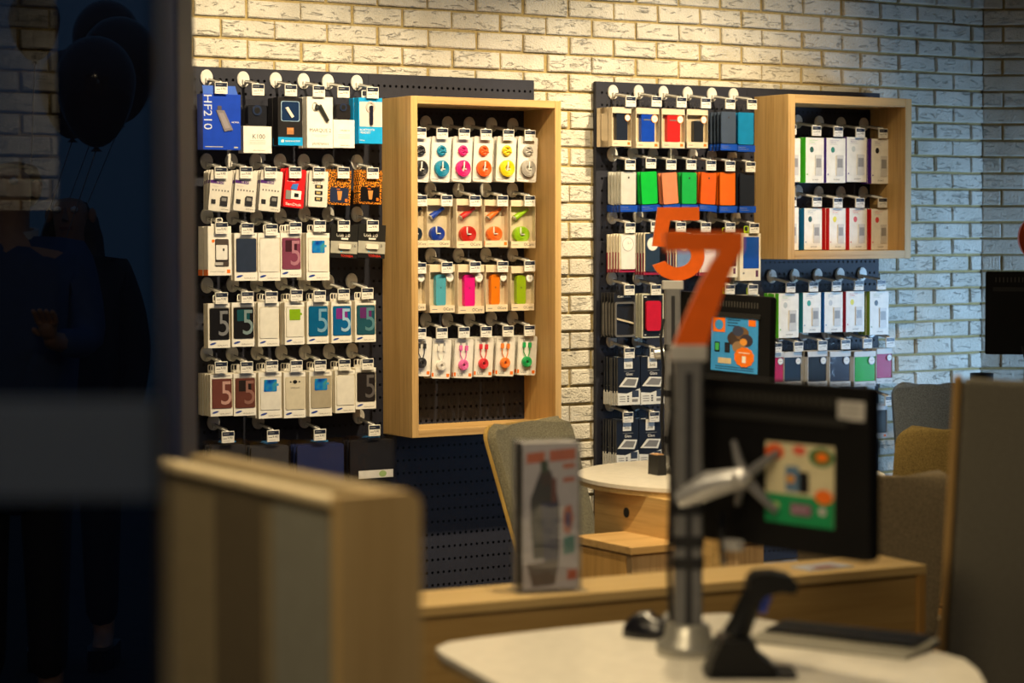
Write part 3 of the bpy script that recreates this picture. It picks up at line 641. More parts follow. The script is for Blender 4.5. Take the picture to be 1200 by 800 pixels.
def screen_mat():
    t = NT('cover_screen'); v = t.coords((1, 1, 1)); n = t.node('ShaderNodeTexNoise', Scale=28.0, Detail=1.0); t.link(v, n.inputs['Vector'])
    r = t.ramp(n.outputs['Fac'], [(.3, lin((16, 60, 150))), (.5, lin((26, 120, 200))), (.68, lin((80, 160, 110))), (.8, lin((150, 190, 60)))])
    t.link(r.outputs['Color'], t.b.inputs['Base Color']); t.b.inputs['Roughness'].default_value = .2; return t.m
SCREEN = screen_mat()
place(p_wallch, (244, 265, 271, 323), [], 'white charger box with orange corner square', (242, 253), row, HA, 2, t=.04)
place(p_flip, (275, 273, 301.3, 329), [(44, 54, 74)], 'white box with a slate blue flip cover', (272, 254), row, HA, 2)
place(p_flip, (302.6, 273, 328, 329), [(222, 220, 214)], 'white box with a plain white flip cover', (300, 255), row, HA, 2)
place(p_flip, (329, 273, 353, 325), [(122, 62, 86), (168, 116, 134), True, (64, 34, 44)], 'white box with a mauve windowed flip cover', (328, 253), row, HA, 4)
place(p_flip, (359.4, 273, 386, 328.6), [(222, 220, 214), None, True, SCREEN, (70, 160, 210)], 'white box with a flip cover showing a blue green screen', (356, 251), row, HA, 4)
place(p_usb, (388, 263, 419, 302.5), ['16'], 'black and silver usb stick pack numbered 16', (384, 251), row, HA, 3, roll=3, t=.005, gap=.012)
place(p_usb, (420, 263, 451.5, 302.5), ['8'], 'black and silver usb stick pack numbered 8', (417.6, 251), row, HA, 3, roll=3, t=.005, gap=.012)
row = ('fourth row, above the brown covers', 'flip covers in the fourth row')
D4 = [((244, 355, 269.4, 408), [(24, 24, 28), (120, 122, 128)], 'black flip cover with a grey 5', (242, 334), 2),
 ((272, 354, 298, 406.4), [(26, 26, 30), (120, 140, 144), True, (26, 72, 82)], 'black flip cover with a teal window', (272, 333), 2),
 ((302.6, 354, 327, 406), [(224, 221, 212)], 'plain cream flip cover', (300, 333), 4),
 ((334, 354, 356.6, 404), [(224, 221, 212), None, True, (128, 168, 30), (128, 168, 30)], 'white flip cover with a lime green window', (329, 331), 5),
 ((360, 353, 385, 403), [(14, 88, 134), (112, 158, 190)], 'blue flip cover with a pale 5', (356, 332), 4),
 ((388.6, 353, 412, 402), [(16, 92, 150), (150, 190, 222), True, (120, 44, 134)], 'blue flip cover with a purple window', (384, 330), 4),
 ((416.4, 352, 440.3, 401), [(34, 78, 94), (84, 128, 142), True, (92, 44, 104)], 'teal flip cover with a purple window', (411.4, 329), 4)]
for rc, a, nm, dc, n in D4: place(p_flip, rc, a, 'boxed ' + nm, dc, row, HA, n)
row = ('fifth row, above the tablet sleeves', 'flip covers in the fifth row')
D5 = [((246.8, 438, 272.5, 488), [(104, 58, 54), (190, 150, 144)], 'brown flip cover with a large pale 5', (241.6, 414), 6),
 ((274, 437, 299.8, 487.5), [(98, 56, 50), (140, 100, 92), True, (40, 32, 32)], 'brown flip cover with a dark window', (271.3, 414), 6),
 ((303.3, 435.5, 330, 490.6), [(222, 220, 214), None, True, SCREEN, (60, 150, 210)], 'white flip cover with a landscape window', (300.5, 412.7), 5),
 ((333, 435.5, 358, 490), dict(col=(206, 198, 178), phone_back=True), 'cream phone back cover with camera opening', (329, 412.7), 5),
 ((362.7, 434.5, 388.8, 488), [(170, 160, 140), None, True, SCREEN, (60, 150, 210)], 'grey gold flip cover with a landscape window', (356.7, 412.3), 5),
 ((393, 433.5, 416, 484), [(226, 223, 216)], 'smooth white flip cover', (384.8, 411.5), 5),
 ((416.8, 430.5, 440.5, 479.5), [(36, 32, 34), (92, 88, 90)], 'black flip cover with a faint 5', (411.8, 410.8), 4)]
for rc, a, nm, dc, n in D5: place(p_flip, rc, a, 'boxed ' + nm, dc, row, HA, n)
row = ('bottom row behind the cream divider', 'tablet sleeves in the bottom row')
for rc, a, nm, dc in (((246, 514, 290, 580), [(52, 52, 56)], 'charcoal tablet sleeve in a clear pouch', (249.5, 494.6)), ((293, 515, 341, 578), [(66, 66, 70)], 'grey tablet sleeve in a clear pouch', (302, 493.4)),
     ((347, 513, 405.5, 574), [(34, 48, 98)], 'navy tablet sleeve in a clear pouch', (356.3, 492.3)), ((409, 508, 465, 568), [(36, 34, 36), True], 'black tablet sleeve in a clear pouch with white label', (419.7, 487.5))):
    place(p_sleeve, rc, a, nm, dc, row, HA, 3, t=.014, gap=.012)
# ---- tall wooden box
DB = .15
row = ('top row of the tall wooden box', 'flat cable packs in the tall box')
for x, c, cn, dx in ((492.2, (38, 38, 44), 'black', 473), (517, (20, 134, 172), 'teal', 498.4), (542, (226, 30, 122), 'pink', 524), (566.4, (240, 96, 26), 'orange', 549.4), (593.4, (236, 206, 26), 'yellow', 575.4), (618.2, (168, 164, 160), 'grey', 600.4)):
    place(p_coil, (x - 11.3, 160.5, x + 11.3, 213), [c], cn + ' flat cable pack with two coils', (dx, 144.4 + (dx - 498) * .025), row, HB, 3, roll=3, t=.006, gap=.018, d=DB)
row = ('second row of the tall wooden box', 'car charger boxes in the tall box')
for rc, a, cn, dc in (((475, 233, 501, 290), [(30, 46, 66)], 'black', (474, 221.8)), ((500.5, 233, 527.5, 289.5), [(26, 62, 170)], 'blue', (503.6, 222)), ((535, 233, 565, 290.5), [(206, 42, 34)], 'red', (536.4, 222.4)), ((567.5, 234, 595, 289.5), [(240, 118, 44), True], 'orange', (568.4, 222.4)), ((598, 234.5, 627.5, 290.5), [(150, 196, 28)], 'lime', (600, 222.6))):
    place(p_car, rc, a, cn + ' car charger and cable box', dc, row, HB, 3, t=.026, d=DB)
row = ('third row of the tall wooden box', 'power bank boxes in the tall box')
for rc, c, cn, dc in (((472, 312, 499, 364), (150, 150, 148), 'grey', (473, 300)), ((503.5, 310, 533, 366.5), (84, 172, 196), 'light blue', (504, 299.4)), ((536.5, 310, 567.5, 367.5), (236, 28, 140), 'pink', (536.6, 299)), ((569, 310.5, 595, 365), (240, 130, 24), 'orange', (568.6, 298.6)), ((598.5, 312, 626, 364), (150, 180, 24), 'lime', (600, 298))):
    place(p_case, rc, dict(col=c, name='power_bank_box', sticker=(210, 210, 206), bx=(.27, .66), bz=(-.37, .30), rnd=.014), 'clear front box with a ' + cn + ' power bank', dc, row, HB, 3, t=.026, d=DB)
row = ('bottom row of the tall wooden box', 'usb cable packs in the tall box')
for x, c, cn, dx, y in ((494.5, (46, 46, 50), 'black', 473, 417.6), (517.6, (222, 218, 212), 'white', 498, 420.5), (543.6, (224, 104, 170), 'pink', 523.7, 420), (567, (214, 50, 62), 'red', 549.6, 418.5), (592.3, (236, 130, 50), 'orange', 575, 417.6), (617.8, (28, 160, 88), 'green', 600, 416.4)):
    place(p_cable, (x - 11, y - 23.5, x + 11, y + 23.5), [c], cn + ' usb cable pack', (dx, 375 - (dx - 498) * .024), row, HB, 4, roll=3.5, t=.005, gap=.016, d=DB)
# ---- phone case panel
row = ('top row above the coloured pouches', 'phone case boxes in the top row')
for rc, c, cn, dc, n in (((717, 126, 740, 171), (34, 42, 60), 'dark navy', (717.6, 108), 4), ((745, 127, 772.5, 173), (22, 74, 196), 'blue', (747.6, 108), 3), ((775.5, 128, 802.5, 173), (222, 44, 44), 'red', (776.6, 109), 3), ((804.5, 128.5, 829.7, 173), (40, 42, 48), 'black', (805, 110), 3)):
    place(p_case, rc, dict(col=c, sticker=(232, 150, 80), orange=True, brand=None, bx=(.26, .82) if cn != 'black' else (.36, .80), bz=(-.34, .34) if cn != 'black' else (-.35, .2), rnd=.004, cam=False, band=cn != 'dark navy'), 'clear front box with a ' + cn + ' phone case', dc, row, HC, n, t=.024)
place(p_pouch, (844.5, 130, 864, 176), [(78, 92, 118)], 'clear pouch with a grey blue phone case', (833.4, 111), row, HC, 4, t=.010, gap=.014)
place(p_pouch, (864.5, 131, 885, 177.5), [(24, 142, 208), False], 'clear pouch with a bright blue phone case', (858.8, 111.5), row, HC, 3, t=.010, gap=.014)
row = ('second row of the phone case panel', 'phone case pouches in the second row')
for rc, c, cn, dc, roll, n in (((727, 200, 747, 248), (226, 226, 224), 'white', (717, 181), 0, 6), ((751, 200, 772, 247.5), (20, 206, 70), 'bright green', (741, 179.4), -3, 2), ((776, 201, 796, 247), (248, 150, 108), 'salmon', (764.6, 181), -5, 2), ((798.5, 201, 818, 247), (32, 190, 84), 'spring green', (788, 181), 0, 3), ((820.5, 201, 840.5, 247.5), (246, 104, 22), 'camera-holed deep orange', (811, 182), 3, 3), ((843, 201, 863.3, 249), (250, 116, 14), 'plain orange', (833.4, 183), 0, 3), ((866.5, 202, 886, 249), (36, 42, 56), 'dark slate', (857, 184), 0, 3)):
    place(p_pouch, rc, [c, cn in ('white', 'spring green', 'camera-holed deep orange')], 'clear pouch holding a ' + cn + ' case', dc, row, HC, n, roll=roll, t=.010, gap=.012)
row = ('third row of the phone case panel', 'window case boxes in the third row')
for rc, c, cn, dc, n in (((726, 274, 744.5, 319), (226, 224, 220), 'white', (716.8, 254), 6), ((755, 272.5, 773, 322), (40, 56, 78), 'navy', (747, 253), 4), ((792, 273, 810, 321), (110, 136, 178), 'pale blue', (776, 253.5), 4), ((820, 274, 839, 323), (222, 206, 208), 'blush', (805, 254), 3)):
    place(p_clock, rc, [c], 'box with a ' + cn + ' case with clock window', dc, row, HC, n, t=.010, gap=.010)
place(p_bluewin, (843, 275, 864.5, 325), [(52, 50, 58)], 'cream window box with a dark case', (833.5, 254), row, HC, 2, t=.022)
place(p_bluewin, (867, 273.5, 891.5, 329), [(30, 78, 166)], 'cream box with a deep blue case', (861.5, 255), row, HC, 2, t=.022)
row = ('row under the clock window cases', 'phone case boxes in the fourth row')
place(p_bumper, (720, 343, 745, 396), [], 'black box with a metal bumper case', (716, 326), row, HC, 6, t=.010, gap=.011)
place(p_redcase, (752.7, 344, 778, 396), [], 'black box with a red rounded phone case', (747, 326), row, HC, 3, t=.016)
place(p_bluewin, (840, 345, 860, 398), [(150, 190, 40)], 'lime case box half hidden by the far monitor', (833, 326), row, HC, 1, t=.02)
place(p_bluewin, (866, 345, 890, 398), [(150, 200, 40)], 'lime case box next to the small wooden box', (860, 326), row, HC, 1, t=.02)
row = ('upper screen protector row', 'screen protector boxes above the round table')
place(p_glass, (724, 418, 750, 475), [], 'navy and white screen protector box near the panel edge', (716, 399), row, HC, 6, t=.010, gap=.008)
place(p_glass, (751, 417, 779.4, 474), [], 'navy and white screen protector box near the far pole', (746, 399), row, HC, 5, t=.010, gap=.008)
row = ('lower screen protector row', 'screen protector boxes above the round table')
place(p_glass, (722.5, 491, 748.3, 547), [], 'tablet screen protector box by the panel edge', (714.5, 473.5), row, HC, 6, t=.010, gap=.008)
place(p_glass, (749, 490, 776, 546), [], 'tablet screen protector box behind the far pole', (745, 473), row, HC, 5, t=.010, gap=.008)
# ---- small wooden box
row = ('upper row in the small wooden box', 'white phone cover boxes in the small box')
for rc, sp, ci, tx, nm, dc, n in (((918, 162, 938, 213), (200, 200, 204), (60, 60, 64), (90, 90, 96), 'pale half hidden spine', (905, 141), 2), ((943.7, 161.5, 965.6, 214), (70, 190, 40), (36, 84, 66), (90, 190, 60), 'green spine', (934, 142.5), 2), ((968, 162, 991, 214), (74, 46, 138), (50, 130, 110), (90, 60, 150), 'purple spine and teal dot', (959.3, 143.6), 2), ((991.8, 161, 1015.8, 213), (110, 90, 160), (200, 204, 200), (90, 60, 150), 'lilac spine and white dot', (985, 145), 1), ((1020.6, 163, 1042, 215), (82, 40, 150), (30, 30, 36), (90, 60, 150), 'violet spine and black dot', (1011.6, 145.8), 3)):
    place(p_spine, rc, [sp, ci, tx], 'white cover box with ' + nm, dc, row, HD, n, t=.022, gap=.003)
row = ('lower row in the small wooden box', 'white phone cover boxes in the small box')
for rc, sp, ci, tx, nm, dc, n in (((914, 243, 936, 293), (40, 130, 140), (60, 60, 64), (60, 130, 140), 'teal half hidden spine', (905, 224), 2), ((942, 244, 963.2, 292.6), (22, 104, 150), (36, 80, 70), (50, 110, 150), 'blue spine', (934.6, 224.7), 2), ((971.5, 244, 991, 292.6), (208, 32, 34), (226, 214, 40), (214, 70, 70), 'red spine and yellow dot', (958.8, 226), 3), ((995, 244, 1016, 292.6), (206, 30, 34), (220, 90, 96), (214, 70, 70), 'red spine and pink dot', (984.6, 226), 2), ((1020.6, 245, 1041.5, 292.6), (204, 28, 32), (216, 70, 76), (214, 70, 70), 'red spine and coral dot', (1011, 226), 2)):
    place(p_spine, rc, [sp, ci, tx], 'white cover box with ' + nm, dc, row, HD, n, t=.022, gap=.003)
row = ('row under the small wooden box', 'white phone cover boxes under the small box')
for rc, sp, ci, tx, nm, dc, n, roll in (((912, 343.5, 936, 396), (90, 190, 40), (190, 194, 190), (90, 180, 60), 'lime spine and grey dot', (903.8, 323.8), 4, 0), ((940.6, 342.5, 962, 390), (30, 120, 130), (40, 150, 130), (50, 120, 170), 'teal spine and green dot', (930.5, 323), 2, 0), ((965.7, 342, 987.6, 389.5), (24, 92, 160), (196, 200, 204), (60, 120, 170), 'blue spine and pale dot', (957.4, 322.4), 2, 0), ((991, 341, 1013, 389), (150, 30, 44), (226, 214, 40), (200, 70, 90), 'dark red spine', (983.5, 321.6), 2, 0), ((1019, 341, 1041.5, 392.5), (110, 130, 30), (70, 80, 90), (100, 150, 110), 'olive spine', (1009.6, 321), 3, 0)):
    place(p_spine, rc, [sp, ci, tx], 'white cover box with ' + nm, dc, row, HD, n, roll=roll, t=.022, gap=.004)
row = ('row above the near monitor', 'clear front case boxes above the near monitor')
for rc, c, cn, dx, n in (((897, 412, 919, 455), (214, 40, 110), 'pink', 888, 2), ((918.7, 412, 939.7, 453.6), (34, 54, 80), 'petrol blue', 913, 3), ((946.5, 411, 969.5, 454), (30, 34, 48), 'blue black', 941, 3), ((972, 411, 997, 453.8), (62, 70, 96), 'slate', 968, 3), ((1000.6, 411, 1026.7, 453.6), (30, 190, 60), 'shiny green', 993.5, 3), ((1026.8, 408, 1046, 449.5), (196, 26, 112), 'magenta', 1020, 3)):
    place(p_case, rc, dict(col=c, name='phone_case_box', sticker=(190, 200, 214), bx=(.08, .96), bz=(-.34, .36), rnd=.004, cam=False, m=M((206, 204, 200))), 'narrow clear front box with a ' + cn + ' case', (dx, 393 - (dx - 900) * .045), row, HD, n, t=.022)
row = ('lowest hook row', 'case boxes beside the near monitor')
place(p_case, (1019, 474, 1040, 514), dict(col=(34, 44, 60), orange=True, brand=None, bx=(.06, .97), bz=(-.34, .46), m=M((196, 200, 206)), cam=False), 'dark blue case box with orange dot', (1019, 455.5), row, HD, 3, t=.02)
for dx, nm in ((951, 'wider'), (978, 'other')):
    place(p_case, (dx + 4, 477, dx + 26, 518), dict(col=(40, 44, 54), brand=None, cam=False), 'dark case box behind the monitor, ' + ('under the blue black case' if nm == 'wider' else 'under the slate case'), (dx, 457.5), row, HD, 1, t=.02)

# ------------------------------------------------------------------ furniture
TABLEW = M((232, 226, 212), .35); EDGE = wood('x', (206, 176, 120), (180, 146, 92), 'ply_edge')
def circle(cx, cy, r, n=64): return [(cx + r * math.cos(2 * math.pi * k / n), cy + r * math.sin(2 * math.pi * k / n)) for k in range(n)]
def round_table(label, c, r=.5, outline=None):
    t = thing('round_table', label, 'table', (c[0], c[1], 0), 0, 'round white service tables')
    o_ = outline or circle(0, 0, r)
    mb = MB(); mb.slab(o_, .738, .75, TABLEW); mb.slab([(x * .992, y * .992) for x, y in o_], .722, .738, EDGE); mb.build('table_top', t, .002)
    return t
ft = round_table('round white table under the orange 5 with oak panel base', (.71, 7.2))
base = MB(); base.box(0, .6, -.025, .025, 0, .72, OAKX); base.lathe([(.0, 0), (.011, 0), (.011, .004), (.0, .004)], BLACK)
pb = MB(); pb.box(0, .62, 0, .04, 0, .721, wood('x', (206, 170, 108), (182, 142, 84))); o = pb.build('base_panel', ft, .001)
o.location = (.262 - .71, 7.05 - 7.2, 0); o.rotation_euler = (0, 0, TH - math.pi / 2)
ch = MB(); ch.poly(ell(.18, .66, .016, .016, 20), -.001, .0, BLACK); o2 = ch.build('cable_hole', ft); o2.location = o.location; o2.rotation_euler = o.rotation_euler
lg = MB(); lg.tube([(.0, 0, 0), (0, 0, .722)], [.02, .03], wood('z', (214, 160, 60), (190, 136, 40)), 14); lo = lg.build('leg', ft); lo.location = (-.06, -.3, 0)
# oak pedestal next to the far table
K = at_z(740, 641, .6)
pd = thing('oak_pedestal', 'low oak pedestal cabinet in front of the far round table', 'cabinet', (K.x, K.y, 0), TH)
pm = MB(); pm.box(.004, .5, .004, .30, .03, .575, wood('z', (190, 160, 118), (160, 128, 90))); pm.build('carcass', pd, .001)
pm = MB(); pm.box(-.004, .51, -.004, .31, .577, .6, OAKX); pm.build('top_board', pd, .0015)
pm = MB(); pm.box(-.0005, .003, .03, .30, .04, .57, wood('z', (208, 162, 92), (182, 134, 70))); pm.build('side_board', pd, .001)
pm = MB(); pm.box(.03, .48, .03, .29, 0, .03, BLACK); pm.build('plinth', pd)
NTP = [(640, 835), (580, 800), (540, 778), (518, 766), (511, 759), (524, 752.5), (560, 747), (620, 740), (660, 735.5), (720, 729.5), (780, 723.5), (826, 719.5), (848, 718.5), (866, 720), (886, 724), (975, 741), (1068, 758.5), (1101, 764), (1130, 772), (1146, 785), (1156, 803), (1160, 850), (1120, 900), (980, 930), (800, 925)]
NTP = [(at_z(x, y, .75).x - .352, at_z(x, y, .75).y - 4.0) for x, y in NTP]
nt = round_table('white rounded table carrying keyboard, scanner and the orange 7', (.352, 4.0), .5, NTP[::-1])
nb = MB(); nb.box(-.25, .25, -.03, .03, .02, .722, OAKX); nb.build('base_panel', nt, .002)
nb = MB(); nb.box(-.3, .3, -.2, .2, 0, .02, OAKX); nb.build('foot_plate', nt, .002)
# third desk by the right wall
tt = round_table('round table by the right brick wall, mostly behind the tall fabric panel', (1.88 + .5, 9.5), .5)
nb = MB(); nb.box(-.25, .25, -.03, .03, 0, .722, OAKX); nb.build('base_panel', tt, .002)
# oak bench desk between the tables
A0 = Vector((-.36, 4.50, 0)); 
FR = at_z(1086, 661.5, .75); FL = at_z(487, 712, .75); dv = (FR - FL); dv.z = 0; ang = math.atan2(dv.y, dv.x); dv.normalize()
FL2 = FL - dv * .25; Lb = (FR - FL2).length
bd = thing('oak_counter', 'long narrow oak counter holding the magazine stand', 'counter', (FL2.x, FL2.y, 0), ang)
m = MB(); m.box(0, Lb, 0, .195, .728, .75, wood('x', (214, 182, 122), (192, 156, 96))); m.build('top_board', bd, .0015)
m = MB(); m.box(.004, Lb - .026, .006, .19, .03, .727, wood('x', (182, 148, 90), (158, 124, 70))); m.build('body', bd, .001)
m = MB(); m.box(Lb - .024, Lb - .001, .001, .194, 0, .7275, wood('z', (184, 140, 76), (156, 112, 56))); m.build('end_board', bd, .001)
m = MB(); m.box(.03, Lb - .05, .03, .17, 0, .03, BLACK); m.build('plinth', bd)
# drawer pedestal
dp = thing('drawer_pedestal', 'oak drawer unit between the counter end and the tall fabric panel', 'drawer unit', (1.235, 6.62, 0), TH * .3)
OD = wood('z', (180, 132, 70), (150, 104, 50))
m = MB(); m.box(0, .4, .02, .45, 0, .6, OD); m.build('carcass', dp, .001)
for k in range(3):
    m = MB(); m.box(.003, .397, 0, .019, .03 + .19 * k, .21 + .19 * k, OD); f = m.build('drawer', dp, .0015)
    m = MB(); m.box(.05, .13, -.003, .0, .17 + .19 * k, .185 + .19 * k, BLACK); m.build('handle_slot', f)

# ------------------------------------------------------------------ chairs
def chair(label, loc, rz, fab, edge, w=.46, h=.47, zt=.88, taper=.02, rec=17):
    root = thing('upholstered_chair', label, 'chair', loc, rz, 'upholstered shell chairs')
    nu = 13; VS = [0, .008, .02, .045, .08, .15, .28, .42, .56, .7, .8, .88, .92, .95, .97, .985, .995, 1.0]; nv = len(VS); zb = .42; W = w / 2
    def shell(off, matf, name, thick, grow):
        vs = []; fs = []
        for j in range(nv):
            v = VS[j]; z = zb + (zt - zb) * v
            hw = W + grow - taper * (1 - v); rc = .05
            dz = (zt + grow - z) if True else 0
            dtop = (1 - v) * (zt - zb)
            if dtop < rc: hw = hw - rc + math.sqrt(max(0, rc * rc - (rc - dtop) ** 2))
            db = v * (zt - zb)
            if db < .04: hw = hw - .04 + math.sqrt(max(0, .0016 - (.04 - db) ** 2))
            for i in range(nu):
                u = -1 + 2 * i / (nu - 1); x = hw * u
                y = -math.tan(math.radians(rec)) * (z - zb) + .03 * u * u * (.5 + .5 * v) + off
                vs.append((x, y, z + grow * (v * 2 - 1) * .5))
        for j in range(nv - 1):
            for i in range(nu - 1): fs.append((j * nu + i, j * nu + i + 1, (j + 1) * nu + i + 1, (j + 1) * nu + i))
        mb = MB(); mb.add(vs, fs, matf, True); o = mb.build(name, root)
        sm = o.modifiers.new('thickness', 'SOLIDIFY'); sm.thickness = thick; sm.offset = 0
        bv = o.modifiers.new('round', 'BEVEL'); bv.width = min(.008, thick * .35); bv.segments = 2; bv.limit_method = 'ANGLE'
        return o
    shell(0, fab, 'backrest', .03, 0); shell(-.024, edge, 'back_shell', .012, .004)
    sm_ = MB(); sm_.slab([(x, y) for x, y in rr(-w / 2, w / 2, -.02, .38, .08, 5)], .43, .475, fab); sm_.build('seat', root, .012, 3)
    sm_ = MB(); sm_.slab([(x, y) for x, y in rr(-w / 2 + .01, w / 2 - .01, -.01, .37, .075, 5)], .412, .429, edge); sm_.build('seat_shell', root, .003)
    for sx in (-1, 1):
        for sy in (0, 1):
            l = MB(); l.tube([(sx * (w / 2 - .05), .05 + .25 * sy, .412), (sx * (w / 2 + .0), -.05 + .44 * sy, .0)], [.02, .013], wood('z', (206, 160, 84), (180, 134, 60)), 12); l.build('leg', root)
    return root
EDGEO = wood('z', (196, 160, 84), (170, 132, 60)); 
fw = lambda x, y: math.atan2(-x, y)   # rotation that turns local +y to (x,y)
chair('olive grey chair behind the magazine stand, in front of the tall wooden box', (.165, 7.56, 0), fw(.83, -.55), fabric((132, 126, 104)), EDGEO, w=.50, rec=19)
chair('pale blue grey chair against the brick wall in the far corner', (1.765, 9.40, 0), fw(-.2, -.98), fabric((124, 134, 146)), fabric((96, 98, 96)), w=.31, taper=.04)
chair('mustard olive chair between the blue grey chair and the counter end', (1.55, 7.45, 0), fw(.15, 1), fabric((122, 106, 68)), fabric((128, 110, 66)), w=.5, taper=-.03)
chair('brown grey chair with its back to the counter, beside the near monitor', (.965, 5.98, 0), fw(-.12, 1), fabric((130, 118, 98)), fabric((132, 118, 94)), w=.45, taper=.05, rec=10)

# ------------------------------------------------------------------ tall fabric panel on the right
P1 = at_y(1117, 441, 4.3)
pn = thing('fabric_screen', 'tall grey fabric screen panel with oak edge, closest to the camera', 'screen panel', (P1.x - .062, 4.3, 0))
pn.rotation_euler = (0, math.radians(2.8), math.radians(-14))
m = MB(); m.box(.018, 1.1, 0, .045, .06, P1.z, fabric((98, 94, 84))); m.build('fabric_panel', pn, .012, 3)
m = MB(); m.box(.0, .017, -.003, .05, .06, P1.z + .003, wood('z', (152, 120, 68), (126, 96, 48))); m.build('edge_board', pn, .006, 3)
m = MB(); m.box(.05, .45, -.15, .2, 0, .02, STEEL); m.box(.22, .26, .005, .04, .02, .06, STEEL); m.build('foot_plate', pn, .003)
# cup and mouse on the third table
pt = at_z(1110, 487, .751)
MO = MB(); 
cupp = at_y(1150.5, 437, 9.55)
cp = thing('pen_cup', 'black cup just showing over the tall fabric panel', 'cup', (cupp.x, 9.55, .75))
m = MB(); m.lathe([(.0, 0), (.045, 0), (.05, cupp.z - .75), (.046, cupp.z - .75), (.042, .01), (0, .01)], BLACK); m.build('body', cp)
ms = thing('computer_mouse', 'black mouse at the rim of the table behind the tall panel', 'mouse', (1.93, 9.44, .75), .8)
def mouse_mesh(root, m1, m2):
    vs = []; fs = []; nu, nv = 16, 7
    for j in range(nv):
        a = math.pi / 2 * j / (nv - 1)
        for i in range(nu):
            b = 2 * math.pi * i / nu; vs.append((.032 * math.cos(a) * math.cos(b), .056 * math.cos(a) ** .8 * math.sin(b), .034 * math.sin(a) * (1 - .15 * math.sin(b))))
    for j in range(nv - 1):
        for i in range(nu): fs.append((j * nu + i, j * nu + (i + 1) % nu, (j + 1) * nu + (i + 1) % nu, (j + 1) * nu + i))
    fs.append(tuple(range(nu - 1, -1, -1)))
    mb = MB(); mb.add(vs, fs, m1, True); mb.build('shell', root)
    w = MB(); w.tube([(-.004, .026, .031), (.004, .026, .031)], .007, m2, 12); w.build('scroll_wheel', root)
mouse_mesh(ms, BLACK, GREY)

# ------------------------------------------------------------------ poles with numbers and monitors
def digit5(root, w, h, m, th=.03):
    o = []; 
    x0 = -w / 2; z1 = h
    tk = h * .19
    # outer/inner arc bowl
    cx, cz, R = x0 + w * .5, h * .335, h * .335
    out = [(x0 + w * .13, h), (x0 + w * .90, h), (x0 + w * .90, h - tk * .95), (x0 + w * .36, h - tk * .95), (x0 + w * .32, h * .655)]
    a0, a1 = 92, -158
    arc = []
    for k in range(25):
        a = math.radians(a0 + (a1 - a0) * k / 24); arc.append((cx + w * .5 * math.cos(a), cz + R * math.sin(a)))
    inn = []
    for k in range(25):
        a = math.radians(a1 + 4 + (118 - a1 - 4) * k / 24); inn.append((cx + (w * .5 - tk * .95) * math.cos(a), cz + (R - tk * .95) * math.sin(a)))
    pts = out + arc + inn + [(x0 + w * .25, h * .46), (x0 + w * .03, h * .47)]
    mb = MB(); mb.poly(pts, -th / 2, th / 2, m); return mb.build('digit', root, .002)
def digit7(root, w, h, m, th=.03):
    x0 = -w / 2; tk = h * .18; pts = [(x0, h), (x0 + w, h), (x0 + w, h - tk * .9)]
    for k in range(1, 9):
        f = k / 8; pts.append((x0 + w - (w * .46) * f ** .75, h - tk * .9 - (h - tk * .9) * f))
    pts.append((x0 + w * .12, 0))
    for k in range(7, -1, -1):
        f = k / 8; pts.append((x0 + w * .70 - (w * .58) * f ** .8, h - tk - (h - tk) * f))
    pts += [(x0, h - tk)]
    mb = MB(); mb.poly(pts, -th / 2, th / 2, m); return mb.build('digit', root, .002)
SIGN = M((214, 92, 16), .35)
def pole(label, base, ztop, group, dig, dw, dh, dx):
    r = thing('number_pole', label, 'number sign', (base.x, base.y, .7502), 0, group)
    H = ztop - .75
    m = MB(); m.lathe([(0, 0), (.058, 0), (.06, .004), (.058, .022), (.044, .030), (.042, .05), (.034, .056), (0, .056)], M((170, 168, 160), .3, .5)); m.build('base_plate', r)
    m = MB(); pr = rr(-.026, .026, -.022, .022, .008, 4)
    m.slab(pr, .056, H - .03, GUN); m.box(-.006, .006, -.0228, -.0222, .05, H - .05, DARK); m.build('pole', r)
    m = MB(); m.box(-.034, .034, -.02, .02, H - .03, H, M((168, 166, 164), .3)); m.build('sign_socket', r, .003)
    for k in ((.16, .2, .26) if dig == 7 else (.1, .25, .4)):
        b = MB(); b.slab(rr(-.0285, .0285, -.0245, .0245, .009, 4), k, k + .02, BLACK); b.build('cable_tie', r)
    m = MB(); m.tube([(-.032, -.01, .06), (-.036, -.012, H * .3), (-.031, -.01, H * .55), (-.04, -.02, H * .7), (-.03, -.01, H * .8)], .005, BLACK, 7); m.build('cable', r)
    d = (digit7 if dig == 7 else digit5)(r, dw, dh, SIGN); d.location = (dx, 0, H); d['label'] = 'orange number %d' % dig
    return r
B7 = at_z(806, 765, .75); B5 = at_z(788, 553, .75)
z7 = at_y(806, 404, B7.y).z; z5 = at_y(788, 328.5, B5.y).z
k7 = B7.y / F; k5 = B5.y / F
pole('metal pole with a large orange 7 on the near round table', B7, z7, 'numbered desk poles', 7, 92 * k7, 133 * k7, (823.5 - 806) * k7)
pole('metal pole with an orange 5 on the far round table', B5, z5, 'numbered desk poles', 5, 63 * k5, 85.5 * k5, (793.5 - 788) * k5)
